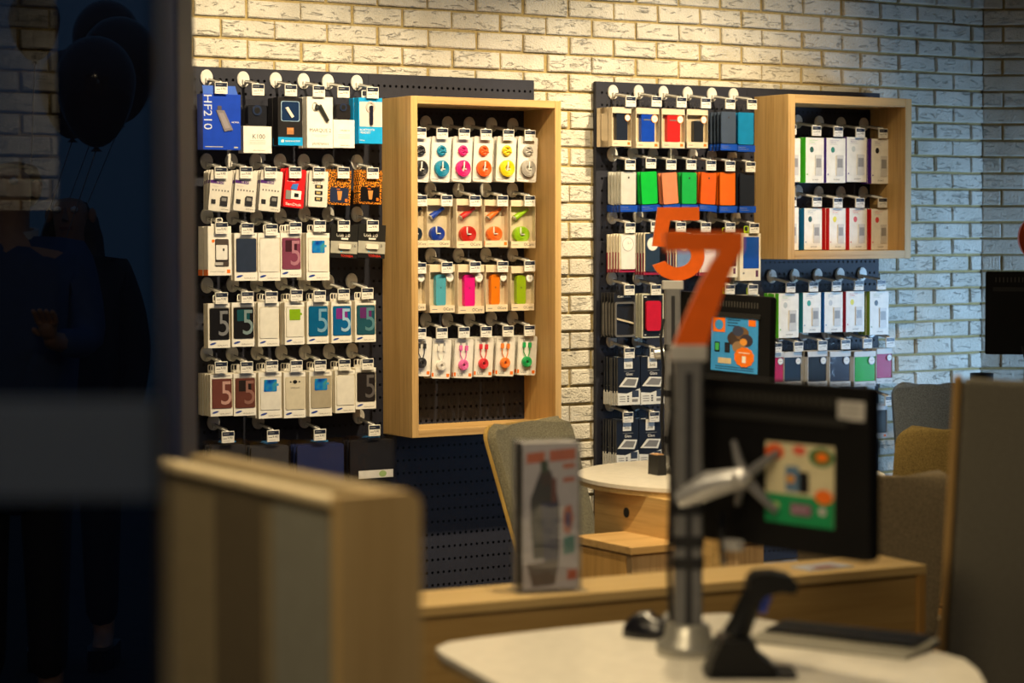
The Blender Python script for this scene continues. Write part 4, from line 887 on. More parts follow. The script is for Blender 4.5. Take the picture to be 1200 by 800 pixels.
def poster(root, w, h, loc, kind):
    """printed leaflet stuck on the monitor's back, local front at -y"""
    m = MB(); bg = M((62, 150, 220), .35) if kind == 'blue' else M((206, 196, 160), .4)
    m.box(-w / 2, w / 2, -.001, 0, -h / 2, h / 2, bg)
    if kind == 'blue':
        m.box(-w * .46, -w * .2, -.0016, -.001, h * .2, h * .46, ORANGE); m.flat(ell(-w * .33, h * .33, w * .09, h * .09), -.0018, bg)
        m.box(w * .3, w * .45, -.0016, -.001, h * .34, h * .45, ORANGE); 
        for k in range(3): m.box(-w * .15, w * .12 - k * .01, -.0014, -.001, h * (.42 - .05 * k), h * (.435 - .05 * k), NAVY)
        for k, (x, z, rx, c) in enumerate(((.02, .1, .17, (70, 56, 50)), (.16, .2, .15, (120, 90, 60)), (.26, .08, .14, (60, 54, 66)), (.1, -.05, .14, (150, 120, 90)), (.08, .24, .12, (60, 66, 90)), (.2, .05, .08, (226, 150, 60)))):
            m.flat(ell(w * x, h * z, w * rx, h * rx * .8, 14), -.0013 - .0001 * k, M(c))
        m.poly([(w * .22 + w * .2 * (1 + .08 * (k % 2)) * math.cos(math.pi * k / 12), -h * .22 + h * .17 * (1 + .08 * (k % 2)) * math.sin(math.pi * k / 12)) for k in range(24)], -.0024, -.001, ORANGE); m.text('1', w * .18, w * .26, -h * .26, -.0028, WHITE, h * .12); m.box(w * .1, w * .34, -.0027, -.0024, -h * .15, -h * .135, WHITE)
        for x, c in ((-.42, (70, 180, 90)), (-.2, (40, 40, 50))): m.poly(rr(w * x, w * (x + .11), -h * .16, h * .02, .002), -.0018, -.001, BLACK); m.flat(rr(w * (x + .015), w * (x + .095), -h * .13, -h * .0, .001), -.0021, M(c))
        m.poly(rr(-w * .34, -w * .06, -h * .36, -h * .26, .002), -.0018, -.001, M((210, 190, 150)))
        for k in range(2): m.box(-w * .4, w * .42, -.0014, -.001, -h * (.42 + .04 * k), -h * (.41 + .04 * k), NAVY)
    else:
        m.box(-w / 2, w / 2, -.0014, -.001, -h / 2, -h * .14, M((18, 140, 84))); m.flat(ell(-w * .36, h * .38, w * .14, h * .1), -.0016, M((226, 90, 30))); m.flat(ell(w * .32, h * .36, w * .18, h * .12), -.0015, M((60, 110, 60))); m.flat(ell(w * .33, h * .36, w * .09, h * .06), -.0018, ORANGE)
        m.flat(ell(w * .0, h * .42, w * .1, h * .06), -.0015, M((210, 90, 70)))
        m.poly(rr(-w * .2, w * .0, -h * .1, h * .22, .004), -.0018, -.001, M((90, 120, 150))); m.poly(rr(w * .0, w * .14, -h * .1, h * .16, .003), -.002, -.001, BLACK); m.flat(ell(-w * .12, h * .06, w * .06, h * .05), -.0022, M((220, 150, 40)))
        m.flat(ell(w * .36, -h * .12, w * .13, h * .09), -.0022, M((236, 112, 30))); m.poly(rr(-w * .12, w * .18, -h * .38, -h * .24, .003), -.0022, -.001, M((130, 70, 110))); m.text('gratis', -w * .08, w * .14, -h * .31, -.0026, LGREY)
        m.flat(ell(-w * .34, -h * .28, w * .06, h * .04), -.002, M((160, 180, 120))); m.flat(ell(w * .34, -h * .3, w * .06, h * .05), -.002, LGREY)
    o = m.build('leaflet', root); o.location = loc; o['label'] = 'printed leaflet stuck on the back'; return o
def monitor(label, L, R, zt, zb, psize, ppos, kind, sticker, arm_from=None, arm_at=None, tilt=0):
    v = R - L; W = math.hypot(v.x, v.y); a = math.atan2(v.y, v.x); H = zt - zb
    c = (L + R) / 2
    r = thing('computer_monitor', label, 'monitor', (c.x, c.y, (zt + zb) / 2), a, 'desk monitors seen from behind')
    if tilt: r.rotation_euler = (0, math.radians(tilt), a)
    CASE = M((11, 11, 13), .5, spec=.25)
    m = MB(); m.poly(rr(-W / 2, W / 2, -H / 2, H / 2, .008), 0, .022, CASE); m.build('back_case', r, .003)
    m = MB(); m.poly(rr(-W / 2 + .004, W / 2 - .004, -H / 2 + .004, H / 2 - .004, .006), .0222, .03, BLACK); sc = m.build('front_bezel', r, .001)
    m = MB(); m.flat(rr(-W / 2 + .02, W / 2 - .02, -H / 2 + .02, H / 2 - .02, .002)[::-1], .0303, M((12, 13, 16), .15)); m.build('screen', sc)
    m = MB(); m.poly(rr(-W * .44, W * .40, H * .26, H * .31, .004), -.004, .0, M((30, 30, 30), .5)); 
    for k in range(26): m.box(-W * .42 + k * W * .031, -W * .42 + k * W * .031 + .005, -.0008, 0, H * .37, H * .43, M((64, 62, 58), .5))
    m.build('vent_grille', r)
    if sticker:
        m = MB(); m.box(W * .5 - sticker[0], W * .5 - sticker[0] + .062, -.001, 0, H * .5 - .06, H * .5 - .026, LGREY)
        for q in range(3): m.box(W * .5 - sticker[0] + .006, W * .5 - sticker[0] + .052, -.0014, -.001, H * .5 - .036 - .008 * q, H * .5 - .034 - .008 * q, GREY)
        m.build('sticker', r)
    poster(r, psize[0], psize[1], (ppos[0], -.0002, ppos[1]), kind)
    return r
Lm = Vector((.300, 4.235, 0)); Rm = Vector((.622, 3.84, 0))
zt = 1.258; zb = .952
Wm = (Rm - Lm).length
mon = monitor('black monitor seen from behind with a green leaflet, on the near table arm', Lm, Rm, zt, zb, (.168, .146), (.088, -.030), 'green', (.075,))
# silver arm: spider on the monitor, joint and clamp at the pole
arm = MB(); cxm, czm = -.02, -.024
for ax_, az_ in ((-.055, .06), (.06, .05), (.055, -.06), (-.045, -.055)): arm.tube([(cxm, -.03, czm), (cxm + ax_ * .5, -.02, czm + az_ * .5), (cxm + ax_, -.004, czm + az_)], [.012, .009, .006], STEEL, 10)
arm.lathe([(0, 0), (.02, .0), (.022, .01), (.018, .02), (0, .022)], SILVER, (cxm, -.04, czm - .01), 20)
arm.tube([(cxm, -.03, czm), (cxm - .05, -.07, czm - .015), (cxm - .10, -.10, czm - .045)], [.018, .026, .02], SILVER, 14)
arm.build('monitor_arm', mon)
cb = MB(); cb.tube([(-.10, -.012, -.10), (-.09, -.02, -.16), (-.075, -.03, -.19)], .005, BLACK, 8); cb.poly(rr(-.09, -.05, -.165, -.145, .004), -.02, -.002, LGREY); cb.build('power_cable', mon)
Lf = Vector((.555, 7.33, 0)); Rf = Vector((.815, 7.0, 0))
zf1 = at_y(900, 346, 7.0).z; zf0 = zf1 - .305
mon2 = monitor('black monitor seen from behind with a blue leaflet, on the far table', Lf, Rf, zf1, zf0, (.215, .18), (.05, -.006), 'blue', None, tilt=1.5)
m = MB(); m.tube([(-.1, -.0, -.02), (-.16, -.06, -.04), (-.2, -.12, -.05)], [.02, .024, .018], SILVER, 12); m.build('monitor_arm', mon2)
# third monitor at right wall
M3 = at_y(1155, 318, 9.4); M3b = at_y(1155, 415, 9.4)
mon3 = monitor('black monitor in front of the dark brick wall behind the tall panel', Vector((M3.x, 9.4, 0)), Vector((M3.x + .50, 9.3, 0)), M3.z, M3b.z, (.1, .1), (.12, 0), 'green', None)
m = MB(); m.tube([(-.1, -.004, -.14), (-.09, -.03, -.19), (-.05, -.04, -.2), (.0, -.03, -.17)], .006, BLACK, 8); m.build('power_cable', mon3)
m = MB(); m.slab(rr(.1, .15, -.12, -.08, .008), -(M3.z + M3b.z) / 2 + .755, .12, GUN); m.tube([(.125, -.085, 0), (.125, -.002, 0)], .02, SILVER, 10); m.build('stand_pole', mon3)
gz = at_y(1193, 304, 9.25)
dg = thing('number_sign', 'orange round number sign cut by the picture edge above the wall monitor', 'number sign', (gz.x + .085, 9.25, M3.z))
m = MB(); R_ = at_y(1193, 249, 9.25).z - gz.z
m.ring(ell(0, R_ / 2 + .045, .085, R_ / 2, 32), ell(0, R_ / 2 + .045, .035, R_ / 2 - .05, 32), -.015, .015, M((214, 78, 20), .35)); m.build('digit', dg, .002)
m = MB(); m.box(-.02, .02, -.012, .012, .0, .05, GUN); m.build('post', dg)

dk = at_z(770, 556, .75)
dc_ = thing('card_terminal', 'small black card terminal with grey cable at the foot of the far pole', 'card terminal', (dk.x, dk.y, .7502), .5)
m = MB(); m.poly([(-.016, 0), (.016, 0), (.014, .065), (-.014, .065)], -.03, .03, BLACK); m.build('body', dc_, .004)
m = MB(); m.poly([(-.012, .0655), (.012, .0655), (.012, .068), (-.012, .068)], -.02, .02, M((220, 170, 120))); m.build('top_plate', dc_)
m = MB(); m.tube([(.016, 0, .02), (.05, -.02, .045), (.075, -.01, .02), (.05, .02, .006), (.03, .03, .006)], .004, LGREY, 7); m.build('cable', dc_)

# ------------------------------------------------------------------ things on the near table
mp = at_z(765, 746, .75)
ms = thing('computer_mouse', 'black and silver mouse beside the pole of the orange 7', 'mouse', (mp.x, mp.y, .7502), -1.9)
mouse_mesh(ms, M((20, 20, 26), .25), SILVER); ms.scale = (1.15, 1.1, 1.3)
kb0 = at_z(872, 752, .75); kb1 = at_z(1062, 774, .75)
kv = kb1 - kb0; kang = math.atan2(kv.y, kv.x); KL = math.hypot(kv.x, kv.y)
kb = thing('keyboard', 'dark keyboard with grey palm rest on the near table', 'keyboard', (kb0.x, kb0.y, .7502), kang)
m = MB(); m.add([(0, 0, 0), (KL, 0, 0), (KL, .15, 0), (0, .15, 0), (0, 0, .006), (KL, 0, .006), (KL, .15, .018), (0, .15, .018)], [(3, 2, 1, 0), (4, 5, 6, 7), (0, 1, 5, 4), (1, 2, 6, 5), (2, 3, 7, 6), (3, 0, 4, 7)], M((150, 146, 132), .4)); m.build('case', kb, .003)
m = MB()
for rI in range(5):
    for cI in range(15):
        x = .012 + cI * (KL - .024) / 15; y = .064 + rI * .0165; zz = .006 + .012 * (y / .15)
        m.box(x, x + (KL - .024) / 15 - .002, y, y + .0145, zz, zz + .007, BLACK)
m.build('keys', kb)
sp = at_z(880, 789, .75)
sn = thing('barcode_scanner', 'black barcode scanner with blue trigger', 'scanner', (sp.x, sp.y, .7502), 0)
k = sp.y / F
def sx(px, py): return ((px - 880) * k, (789 - py) * k)
BS = M((10, 10, 12), .45, spec=.3)
st = thing('scanner_stand', 'black wedge stand under the barcode scanner', 'scanner stand', (sp.x, sp.y, .7502), 0)
m = MB(); m.poly([sx(826, 791), sx(912, 791), sx(905, 776), sx(886, 762), sx(882, 745), sx(843, 745), sx(832, 768)], -.05, .05, BS); m.build('wedge', st, .006)
m = MB(); m.slab(rr(sx(826, 0)[0] - .003, sx(932, 0)[0], -.055, .055, .02, 5), 0, .005, BS); m.build('foot_plate', st, .001)
h = MB(); h.tube([(*[sx(862, 744)[0]], 0, sx(862, 744)[1]), (sx(868, 730)[0], 0, sx(868, 730)[1]), (sx(878, 705)[0], 0, sx(878, 705)[1]), (sx(890, 685)[0], 0, sx(890, 685)[1])], [.026, .022, .020, .022], BS, 14); h.build('handle', sn)
h = MB(); h.poly([sx(873, 690), sx(876, 675), sx(884, 668), (sx(905, 667)), sx(925, 672), sx(934, 681), sx(930, 692), sx(912, 690), sx(892, 695), sx(880, 700)], -.032, .032, BS); h.build('head', sn, .01, 3)
h = MB(); h.poly([sx(893, 697), sx(904, 696), sx(896, 716), sx(889, 716)], -.012, .012, M((40, 70, 190), .3)); h.build('trigger', sn, .002)
h = MB(); h.poly([sx(926, 674), sx(935, 682), sx(931, 690), sx(924, 688)], -.026, .026, M((40, 40, 44), .1)); h.build('scan_window', sn, .002)
# leaflets lying on the counter
lp = at_z(965, 665, .7502)
m = MB(); m.slab([(-.06, -.04), (.07, -.02), (.05, .05), (-.07, .03)], .0, .003, M((196, 200, 214))); m.slab([(-.03, -.03), (.03, -.02), (.02, .01), (-.04, .0)], .003, .0036, M((150, 90, 80)))
lf = m.build('leaflet_pile'); lf.location = (lp.x, lp.y, .7505); lf.rotation_euler = (0, 0, .4); tag(lf, 'pale leaflet lying on the oak counter under the near monitor', 'leaflet')
# magazine stand
bp0 = at_z(641, 694, .75)
k = bp0.y / F
mh = thing('magazine_stand', 'clear acrylic leaflet stand on the oak counter', 'leaflet stand', (bp0.x, bp0.y + .03, .7502), math.radians(17))
ACR = clear_mat('acrylic', (.9, .91, .94, 1), .08, .05, .04)
w = .135; hh = (692 - 512) * k
m = MB(); m.box(-w / 2 - .012, w / 2 + .012, -.05, .045, 0, .004, ACR); m.build('foot', mh)
m = MB(); m.box(-w / 2, w / 2, -.035, -.032, .004, hh, ACR); m.box(-w / 2, w / 2, .032, .035, .004, hh, ACR); m.box(-w / 2 - .003, -w / 2, -.035, .035, .004, hh, ACR); m.box(w / 2, w / 2 + .003, -.035, .035, .004, hh, ACR); m.build('holder', mh)
mg = thing('magazine', 'magazine with a dark figure on a pale cover in the acrylic stand', 'magazine', (bp0.x, bp0.y + .03, .756), math.radians(17))
m = MB(); W2 = w / 2 - .004; Hm = hh - .012
m.box(-W2, W2, -.028, .028, 0, Hm, M((206, 202, 200), .35)); m.box(-W2 - .0006, -W2, -.026, .018, .0, Hm, M((30, 28, 30))); m.build('pages', mg, .001)
c = MB(); y = -.0288
def q(px, py): return ((px - 651) / 58 * 2 * W2, (692 - py) / 180 * Hm)
def blob(pts, col, lv): c.flat([q(*p) for p in pts], y - .0002 * lv, M(col, .3))
blob([(622.5, 690), (679, 690), (679, 514), (622.5, 514)], (226, 220, 222), 0)
blob([(626, 524), (645, 522), (645, 535), (626, 537)], (226, 120, 80), 1); blob([(650, 521), (677, 519), (677, 533), (650, 535)], (224, 124, 90), 1); blob([(664, 538), (676, 537), (676, 543), (664, 544)], (224, 130, 90), 1)
blob([(664, 555), (676, 554), (676, 560), (664, 561)], (220, 130, 100), 1)
blob([(630, 580), (636, 560), (641, 545), (651, 545), (656, 565), (660, 590), (660, 652), (633, 654), (630, 610)], (44, 48, 50), 1); blob([(641, 585), (658, 585), (659, 655), (644, 657)], (40, 52, 96), 2); blob([(640, 548), (650, 546), (652, 562), (642, 566)], (70, 50, 44), 2); blob([(640, 534), (648, 533), (649, 548), (641, 549)], (60, 84, 60), 2)
blob([(652, 554), (657, 556), (657, 584), (652, 586)], (130, 70, 60), 2); blob([(664, 592), (672, 588), (675, 606), (671, 625), (664, 622)], (208, 110, 80), 1); blob([(667, 598), (671, 598), (671, 616), (667, 615)], (70, 80, 140), 2)
blob([(664, 628), (676, 626), (676, 648), (664, 650)], (90, 160, 150), 1); blob([(626, 660), (660, 655), (655, 686), (632, 688)], (104, 90, 84), 1); blob([(668, 668), (678, 668), (678, 680), (668, 681)], (220, 100, 60), 1)
c.build('cover', mg)

# ------------------------------------------------------------------ foreground divider rack
E0 = at_y(397, 581, 2.75); ZT = E0.z
rk = thing('divider_rack', 'cream and oak divider rack standing beside the entrance column', 'divider', (E0.x, E0.y, 0), TH)
# local: x along the wall direction, y away from the camera
LEN = .62; TW = .118
ok = wood('z', (200, 168, 112), (176, 142, 88))
m = MB(); m.poly([(0, 0), (TW, 0)] + [(TW - .02 + .02 * math.cos(a), ZT - .02 + .02 * math.sin(a)) for a in [math.pi / 2 * k / 6 for k in range(7)]] + [(0, ZT)], 0, .02, ok); m.build('end_board', rk, .002)
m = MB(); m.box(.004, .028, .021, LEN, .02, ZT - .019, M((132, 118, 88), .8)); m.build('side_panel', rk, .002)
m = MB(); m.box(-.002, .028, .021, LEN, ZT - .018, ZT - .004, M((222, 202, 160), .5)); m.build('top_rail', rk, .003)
m = MB(); m.box(.029, .066, .021, LEN, .02, ZT - .06, M((30, 26, 22), .8)); m.build('gap_board', rk)
m = MB(); m.box(.067, TW - .004, .021, LEN, .02, ZT - .003, M((158, 138, 100), .7)); m.build('rear_panel', rk, .004)
m = MB(); m.box(.001, .0035, .03, .19, .45, ZT - .03, M((138, 136, 122), .6)); m.build('notice_board', rk)
m = MB(); m.box(.0015, .0035, .23, .38, .1, ZT - .03, M((92, 80, 58), .8)); m.build('pocket_strip', rk)
m = MB(); m.box(.004, TW - .004, .021, LEN, 0, .02, BLACK); m.build('plinth', rk)

# ------------------------------------------------------------------ entrance: column, tinted glass leaf
c0 = at_y(68, 400, 4.3).x; c1 = at_y(231.5, 400, 4.54).x
col = MB(); col.slab(rr(c0, c1, 4.3, 4.3 + (c1 - c0), .012, 4), 0, 3.06, M((22, 33, 68), .45)); struct(col.build('trim_1')).name = 'trim_1'
g1 = at_y(184, 400, 1.75).x
ga = MB(); ga.box(g1 - .95, g1, 1.75, 1.762, .02, 2.5, PANE); dr = struct(ga.build('door_1'))
zb1 = at_y(90, 468, 1.75).z; zb0 = at_y(90, 584, 1.75).z
FILM = clear_mat('frosted_film', (.55, .56, .55, 1), .04, .3, .92)
fb = MB(); fb.box(g1 - .95, g1 + .001, 1.748, 1.7495, zb0, zb1, FILM); fb.build('frosted_band', dr)
eb = MB(); eb.box(g1, g1 + .006, 1.746, 1.766, .02, 2.5, M((16, 17, 22), .4)); eb.build('edge_seal', dr)
hb = MB(); hb.box(g1 - .95, g1, 1.744, 1.768, 0, .02, STEEL); hb.build('bottom_rail', dr)
# dark storage cabinet seen through the glass
cc = at_y(20, 245, 6.6)
cab = thing('storage_cabinet', 'dark storage cabinet seen through the tinted glass by the brick wall', 'cabinet', (cc.x - .7, 6.6, 0), TH * .5)
CB = M((24, 24, 28), .5)
m = MB(); m.box(0, 1.1, .02, .42, .0, cc.z, CB); m.build('carcass', cab, .002)
for k in range(2):
    m = MB(); m.box(.005 + .55 * k, .545 + .55 * k, 0, .019, .06, cc.z - .02, CB); f = m.build('door', cab, .002)
    m = MB(); m.tube([(.5 + .1 * k, -.02, .8), (.5 + .1 * k, -.02, .95)], .006, STEEL, 8); m.build('handle', f)

# ------------------------------------------------------------------ people outside, mirrored in the glass leaf
def skin(name, verts, edges, radii, mat, parent, sub=1):
    me = bpy.data.meshes.new(name); me.from_pydata(verts, edges, []); me.materials.append(mat)
    o = bpy.data.objects.new(name, me); COL.objects.link(o)
    if parent: o.parent = parent
    md = o.modifiers.new('skin', 'SKIN'); md.use_smooth_shade = True
    for i, r in enumerate(radii):
        sv = me.skin_vertices[0].data[i]; sv.radius = (r, r) if not isinstance(r, tuple) else r
    me.skin_vertices[0].data[0].use_root = True
    s = o.modifiers.new('smooth', 'SUBSURF'); s.levels = sub; s.render_levels = sub
    return o
def person(label, loc, H, female, coat, hair_col, hand_up):
    r = thing('person', label, 'person', loc, 0)
    f = H / 1.75
    V = []; E = []; Rr = []
    def v(p, rad, par=None):
        V.append((p[0] * f, p[1] * f, p[2] * f)); Rr.append(rad * f if not isinstance(rad, tuple) else (rad[0] * f, rad[1] * f))
        if par is not None: E.append((par, len(V) - 1))
        return len(V) - 1
    sw = .19 if not female else .165
    hip = v((0, 0, .95), (.15, .11)); wa = v((0, 0, 1.12), (.14, .10), hip); chs = v((0, .0, 1.32), (.17, .115), wa); nk = v((0, 0, 1.47), (.055, .055), chs); hd = v((0, .01, 1.55), (.06, .07), nk); h2 = v((0, .02, 1.64), (.075, .092), hd); h3 = v((0, .01, 1.70), (.06, .075), h2)
    for sx_ in (-1, 1):
        th = v((sx_ * .09, 0, .88), .085, hip); kn = v((sx_ * .10, .015, .50), .06, th); an = v((sx_ * .10, -.01, .09), .042, kn); to = v((sx_ * .11, .13, .045), .038, an)
        sh = v((sx_ * sw, 0, 1.42), .06, chs)
        if hand_up == sx_: el = v((sx_ * (sw + .05), .06, 1.16), .045, sh); wr = v((sx_ * (sw - .02), .26, 1.18), .03, el)
        else: el = v((sx_ * (sw + .06), -.02, 1.14), .045, sh); wr = v((sx_ * (sw + .05), .07, .90), .03, el)
        d = Vector((0, .6, .6)).normalized() if hand_up == sx_ else Vector((0, .25, -1)).normalized()
        w0 = Vector(V[wr]) / f
        pm_ = v(w0 + d * .06, (.034, .018), wr)
        r['_w%d' % sx_] = list(w0 * f)
        for k in range(4):
            b = w0 + d * .085 + Vector((0, 0, 0)) + Vector((.018 * (k - 1.5), 0, 0)); a1 = b + d * (.030 - .003 * abs(k - 1)); a2 = a1 + (d + Vector((-sx_ * .3, .3, .2))).normalized() * .026
            i0 = v(b, .009, pm_); i1 = v(a1, .0085, i0); v(a2, .0075, i1)
        tb = w0 + d * .03 + Vector((-sx_ * .03, .012, 0)); i0 = v(tb, .010, pm_); v(tb + (d + Vector((-sx_ * .4, .2, 0))).normalized() * .035, .009, i0)
    SKIN = M((176, 132, 108), .5)
    body = skin('body', V, E, Rr, SKIN, r, 1)
    fz = MB()
    hz = 1.64 * f
    fz.add([(0, .155 * f, hz - .02 * f), (-.014 * f, .108 * f, hz - .03 * f), (.014 * f, .108 * f, hz - .03 * f), (0, .105 * f, hz + .03 * f)], [(0, 1, 2), (0, 2, 3), (0, 3, 1)], SKIN)
    for sx_ in (-1, 1):
        fz.lathe([(0, -.012), (.012, -.006), (.014, 0), (.012, .006), (0, .012)], M((230, 226, 222)), (sx_ * .03 * f, .098 * f, hz + .012 * f), 10)
        fz.lathe([(0, -.03), (.012, -.02), (.016, 0), (.012, .02), (0, .03)], SKIN, (sx_ * .078 * f, .01 * f, hz - .01 * f), 10)
    fz.box(-.022 * f, .022 * f, .094 * f, .104 * f, hz - .06 * f, hz - .05 * f, M((130, 66, 60))); fz.build('face', r)
    # coat
    cv = []; ce = []; cr_ = []
    def c(p, rad, par=None):
        cv.append(tuple(q * f for q in p)); cr_.append((rad[0] * f, rad[1] * f))
        if par is not None: ce.append((par, len(cv) - 1))
        return len(cv) - 1
    a = c((0, 0, .98), (.19, .145)); b = c((0, 0, .62), (.215, .16), a); u = c((0, 0, 1.30), (.205, .15), a); n_ = c((0, 0, 1.44), (.10, .085), u)
    for sx_ in (-1, 1):
        s1 = c((sx_ * (sw + .01), 0, 1.42), (.078, .078), u)
        if hand_up == sx_: e1 = c((sx_ * (sw + .055), .06, 1.16), (.06, .06), s1); c((sx_ * (sw - .012), .235, 1.178), (.045, .045), e1)
        else: e1 = c((sx_ * (sw + .065), -.02, 1.14), (.06, .06), s1); c((sx_ * (sw + .055), .06, .93), (.046, .046), e1)
    skin('coat', cv, ce, cr_, coat, r, 1)
    tv = [(sx_ * .095 * f, 0, z * f) for sx_ in (-1, 1) for z in (.86, .5, .12)]
    for k in range(2):
        skin('trouser_leg', tv[3 * k:3 * k + 3], [(0, 1), (1, 2)], [.098 * f, .078 * f, .062 * f], M((26, 28, 38), .8), r, 1)
        x = (-1 + 2 * k) * .108 * f
        s_ = MB(); s_.slab([(x - .045 * f, -.07 * f), (x + .045 * f, -.07 * f), (x + .05 * f, .10 * f), (x + .03 * f, .19 * f), (x - .03 * f, .19 * f), (x - .05 * f, .10 * f)], -.018, .075 * f, BLACK); s_.build('shoe', r, .02, 3)
    hm = M(hair_col, .6)
    hv = [(0, -.01 * f, hz + .045 * f), (0, -.045 * f, hz + .01 * f), (0, -.06 * f, hz - .08 * f)]; he = [(0, 1), (1, 2)]; hr = [(.095 * f, .10 * f), (.10 * f, .085 * f), (.075 * f, .05 * f)]
    if female:
        hv += [(0, -.08 * f, hz - .22 * f), (.07 * f, -.02 * f, hz - .10 * f), (.1 * f, .03 * f, hz - .28 * f), (-.07 * f, -.02 * f, hz - .10 * f), (-.1 * f, .03 * f, hz - .28 * f)]
        he += [(2, 3), (1, 4), (4, 5), (1, 6), (6, 7)]; hr += [(.09 * f, .04 * f), (.04 * f, .05 * f), (.045 * f, .035 * f), (.04 * f, .05 * f), (.045 * f, .035 * f)]
    skin('hair', hv, he, hr, hm, r, 1)
    return r
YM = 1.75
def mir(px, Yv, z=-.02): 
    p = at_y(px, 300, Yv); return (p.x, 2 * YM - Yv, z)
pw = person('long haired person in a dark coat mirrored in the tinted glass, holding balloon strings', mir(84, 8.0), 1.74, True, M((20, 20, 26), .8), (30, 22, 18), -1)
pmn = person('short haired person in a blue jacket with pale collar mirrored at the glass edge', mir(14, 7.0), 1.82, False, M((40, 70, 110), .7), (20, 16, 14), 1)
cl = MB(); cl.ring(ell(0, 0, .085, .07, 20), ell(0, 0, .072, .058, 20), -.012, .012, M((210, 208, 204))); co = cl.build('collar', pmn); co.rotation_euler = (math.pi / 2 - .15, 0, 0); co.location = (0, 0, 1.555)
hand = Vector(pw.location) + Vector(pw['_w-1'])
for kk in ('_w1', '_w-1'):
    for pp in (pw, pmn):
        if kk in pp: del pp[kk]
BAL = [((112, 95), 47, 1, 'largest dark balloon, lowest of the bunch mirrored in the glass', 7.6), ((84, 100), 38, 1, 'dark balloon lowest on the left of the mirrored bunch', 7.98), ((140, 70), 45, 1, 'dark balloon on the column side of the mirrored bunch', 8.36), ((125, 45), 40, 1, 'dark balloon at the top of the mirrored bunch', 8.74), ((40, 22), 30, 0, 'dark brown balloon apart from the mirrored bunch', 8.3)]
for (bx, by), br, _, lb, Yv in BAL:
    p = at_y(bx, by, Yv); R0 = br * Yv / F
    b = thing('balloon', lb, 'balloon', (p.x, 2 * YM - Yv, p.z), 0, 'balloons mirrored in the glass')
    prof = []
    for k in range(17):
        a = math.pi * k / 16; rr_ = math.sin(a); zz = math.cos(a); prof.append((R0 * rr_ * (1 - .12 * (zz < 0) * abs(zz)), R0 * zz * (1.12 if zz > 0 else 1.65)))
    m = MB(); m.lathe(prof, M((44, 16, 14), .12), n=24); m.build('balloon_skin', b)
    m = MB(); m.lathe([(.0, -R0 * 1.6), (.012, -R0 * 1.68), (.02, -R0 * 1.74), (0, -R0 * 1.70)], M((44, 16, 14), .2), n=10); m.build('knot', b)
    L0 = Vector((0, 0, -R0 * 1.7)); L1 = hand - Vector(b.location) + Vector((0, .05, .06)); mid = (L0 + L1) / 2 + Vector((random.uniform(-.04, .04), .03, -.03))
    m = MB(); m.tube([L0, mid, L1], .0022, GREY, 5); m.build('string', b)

# ------------------------------------------------------------------ light
def spot(loc, target, power, size, blend, col, rad=.04):
    d = bpy.data.lights.new('track_or_fill_spot', 'SPOT'); d.energy = power; d.spot_size = math.radians(size); d.spot_blend = blend; d.color = col; d.shadow_soft_size = rad
    o = bpy.data.objects.new('track_or_fill_spot', d); COL.objects.link(o); o.location = loc
    o.rotation_euler = (Vector(target) - Vector(loc)).to_track_quat('-Z', 'Y').to_euler(); return o
WARM = (1, .785, .47)
for s_, z_, pw_ in ((-1.25, 1.5, 205), (-.3, 1.1, 165), (.62, 1.5, 215)):
    spot(wpt(s_, 1.5, 2.95), wpt(s_ + .05, .0, z_), pw_, 76, .9, WARM)
spot(wpt(1.35, 1.6, 2.95), wpt(1.3, .0, 2.05), 45, 52, 1.0, WARM)
spot((.3, 6.05, 2.95), (.5, 6.95, .7), 260, 56, .9, WARM)
spot((.35, 4.75, 2.95), (.3, 4.35, .7), 105, 66, .9, WARM)
spot((1.5, 5.0, 2.95), (1.3, 6.5, .7), 110, 60, 1.0, WARM)  # added fill for the right-hand chair backs, not a track lamp
def fill_lamp(loc, size, power, col=WARM):  # unseen area lights added as warm fill under the ceiling
    d = bpy.data.lights.new('fill_lamp', 'AREA'); d.energy = power; d.size = size; d.color = col; d.shape = 'DISK'
    o = bpy.data.objects.new('fill_lamp', d); COL.objects.link(o); o.location = loc; return o
fill_lamp((-.45, 2.05, 3.02), .4, 34)  # added to brighten the end board of the divider
fill_lamp((-.1, 3.2, 3.02), .4, 15)  # added for the magazine cover and the front of the near digit
fill_lamp((-1.35, 2.9, 3.02), .4, 7)  # added to light the frosted band from behind
fill_lamp((-.6, 5.6, 3.02), .4, 16)
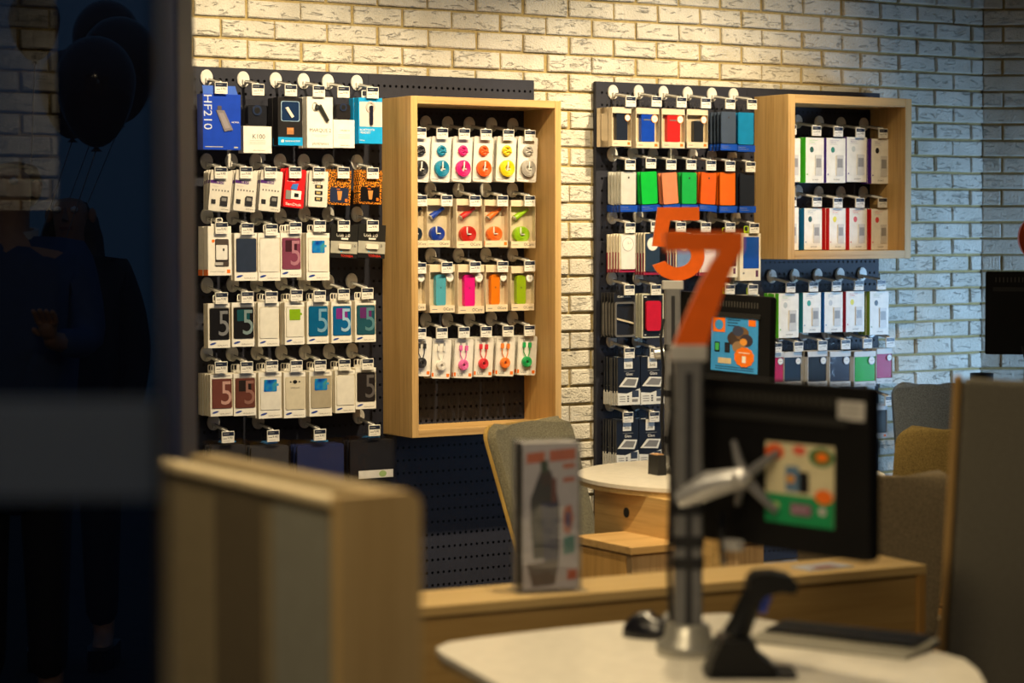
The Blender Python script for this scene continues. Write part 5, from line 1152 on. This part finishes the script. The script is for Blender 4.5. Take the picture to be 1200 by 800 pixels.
d = bpy.data.lights.new('side_daylight', 'AREA'); d.shape = 'RECTANGLE'; d.size = .9; d.size_y = .9; d.energy = 17; d.color = (.38, .66, 1.0); d.spread = math.radians(75)  # blue area light added for the cool wall end; no window modelled
o = bpy.data.objects.new('side_daylight', d); COL.objects.link(o); o.location = (4.3, 9.7, 1.0)
o.rotation_euler = (Vector((1.5, 9.8, 1.05)) - Vector(o.location)).to_track_quat('-Z', 'Y').to_euler()
w = bpy.data.worlds.new('dusk'); SC.world = w; w.use_nodes = True
wn = w.node_tree.nodes; wl = w.node_tree.links; bg = wn['Background']
tc = wn.new('ShaderNodeTexCoord'); sp_ = wn.new('ShaderNodeSeparateXYZ'); rp = wn.new('ShaderNodeValToRGB')
wl.new(tc.outputs['Generated'], sp_.inputs[0]); mr = wn.new('ShaderNodeMapRange'); mr.inputs['From Min'].default_value = -.1; mr.inputs['From Max'].default_value = .8
wl.new(sp_.outputs['Z'], mr.inputs['Value']); wl.new(mr.outputs[0], rp.inputs[0])
rp.color_ramp.elements[0].color = (.02, .05, .1, 1); rp.color_ramp.elements[1].color = (.06, .16, .34, 1)
wl.new(rp.outputs[0], bg.inputs['Color']); bg.inputs['Strength'].default_value = .32

# ------------------------------------------------------------------ camera
cd = bpy.data.cameras.new('camera'); cam = bpy.data.objects.new('camera', cd); COL.objects.link(cam)
cd.sensor_width = 36; cd.sensor_fit = 'HORIZONTAL'; cd.lens = 36 * F / 1200
cam.matrix_world = Matrix(((R2.x, U2.x, -FW.x, 0), (R2.y, U2.y, -FW.y, 0), (R2.z, U2.z, -FW.z, CH), (0, 0, 0, 1)))
cd.clip_start = .05; cd.clip_end = 100
cd.dof.use_dof = True; cd.dof.focus_distance = 8.5; cd.dof.aperture_fstop = 2.6; cd.dof.aperture_blades = 9
SC.camera = cam
vs = SC.view_settings; vs.view_transform = 'Standard'; vs.look = 'None'; vs.gamma = 1; vs.exposure = 0; vs.use_curve_mapping = False
SC.cycles.use_denoising = True
SC.cycles.max_bounces = 8; SC.cycles.transparent_max_bounces = 24
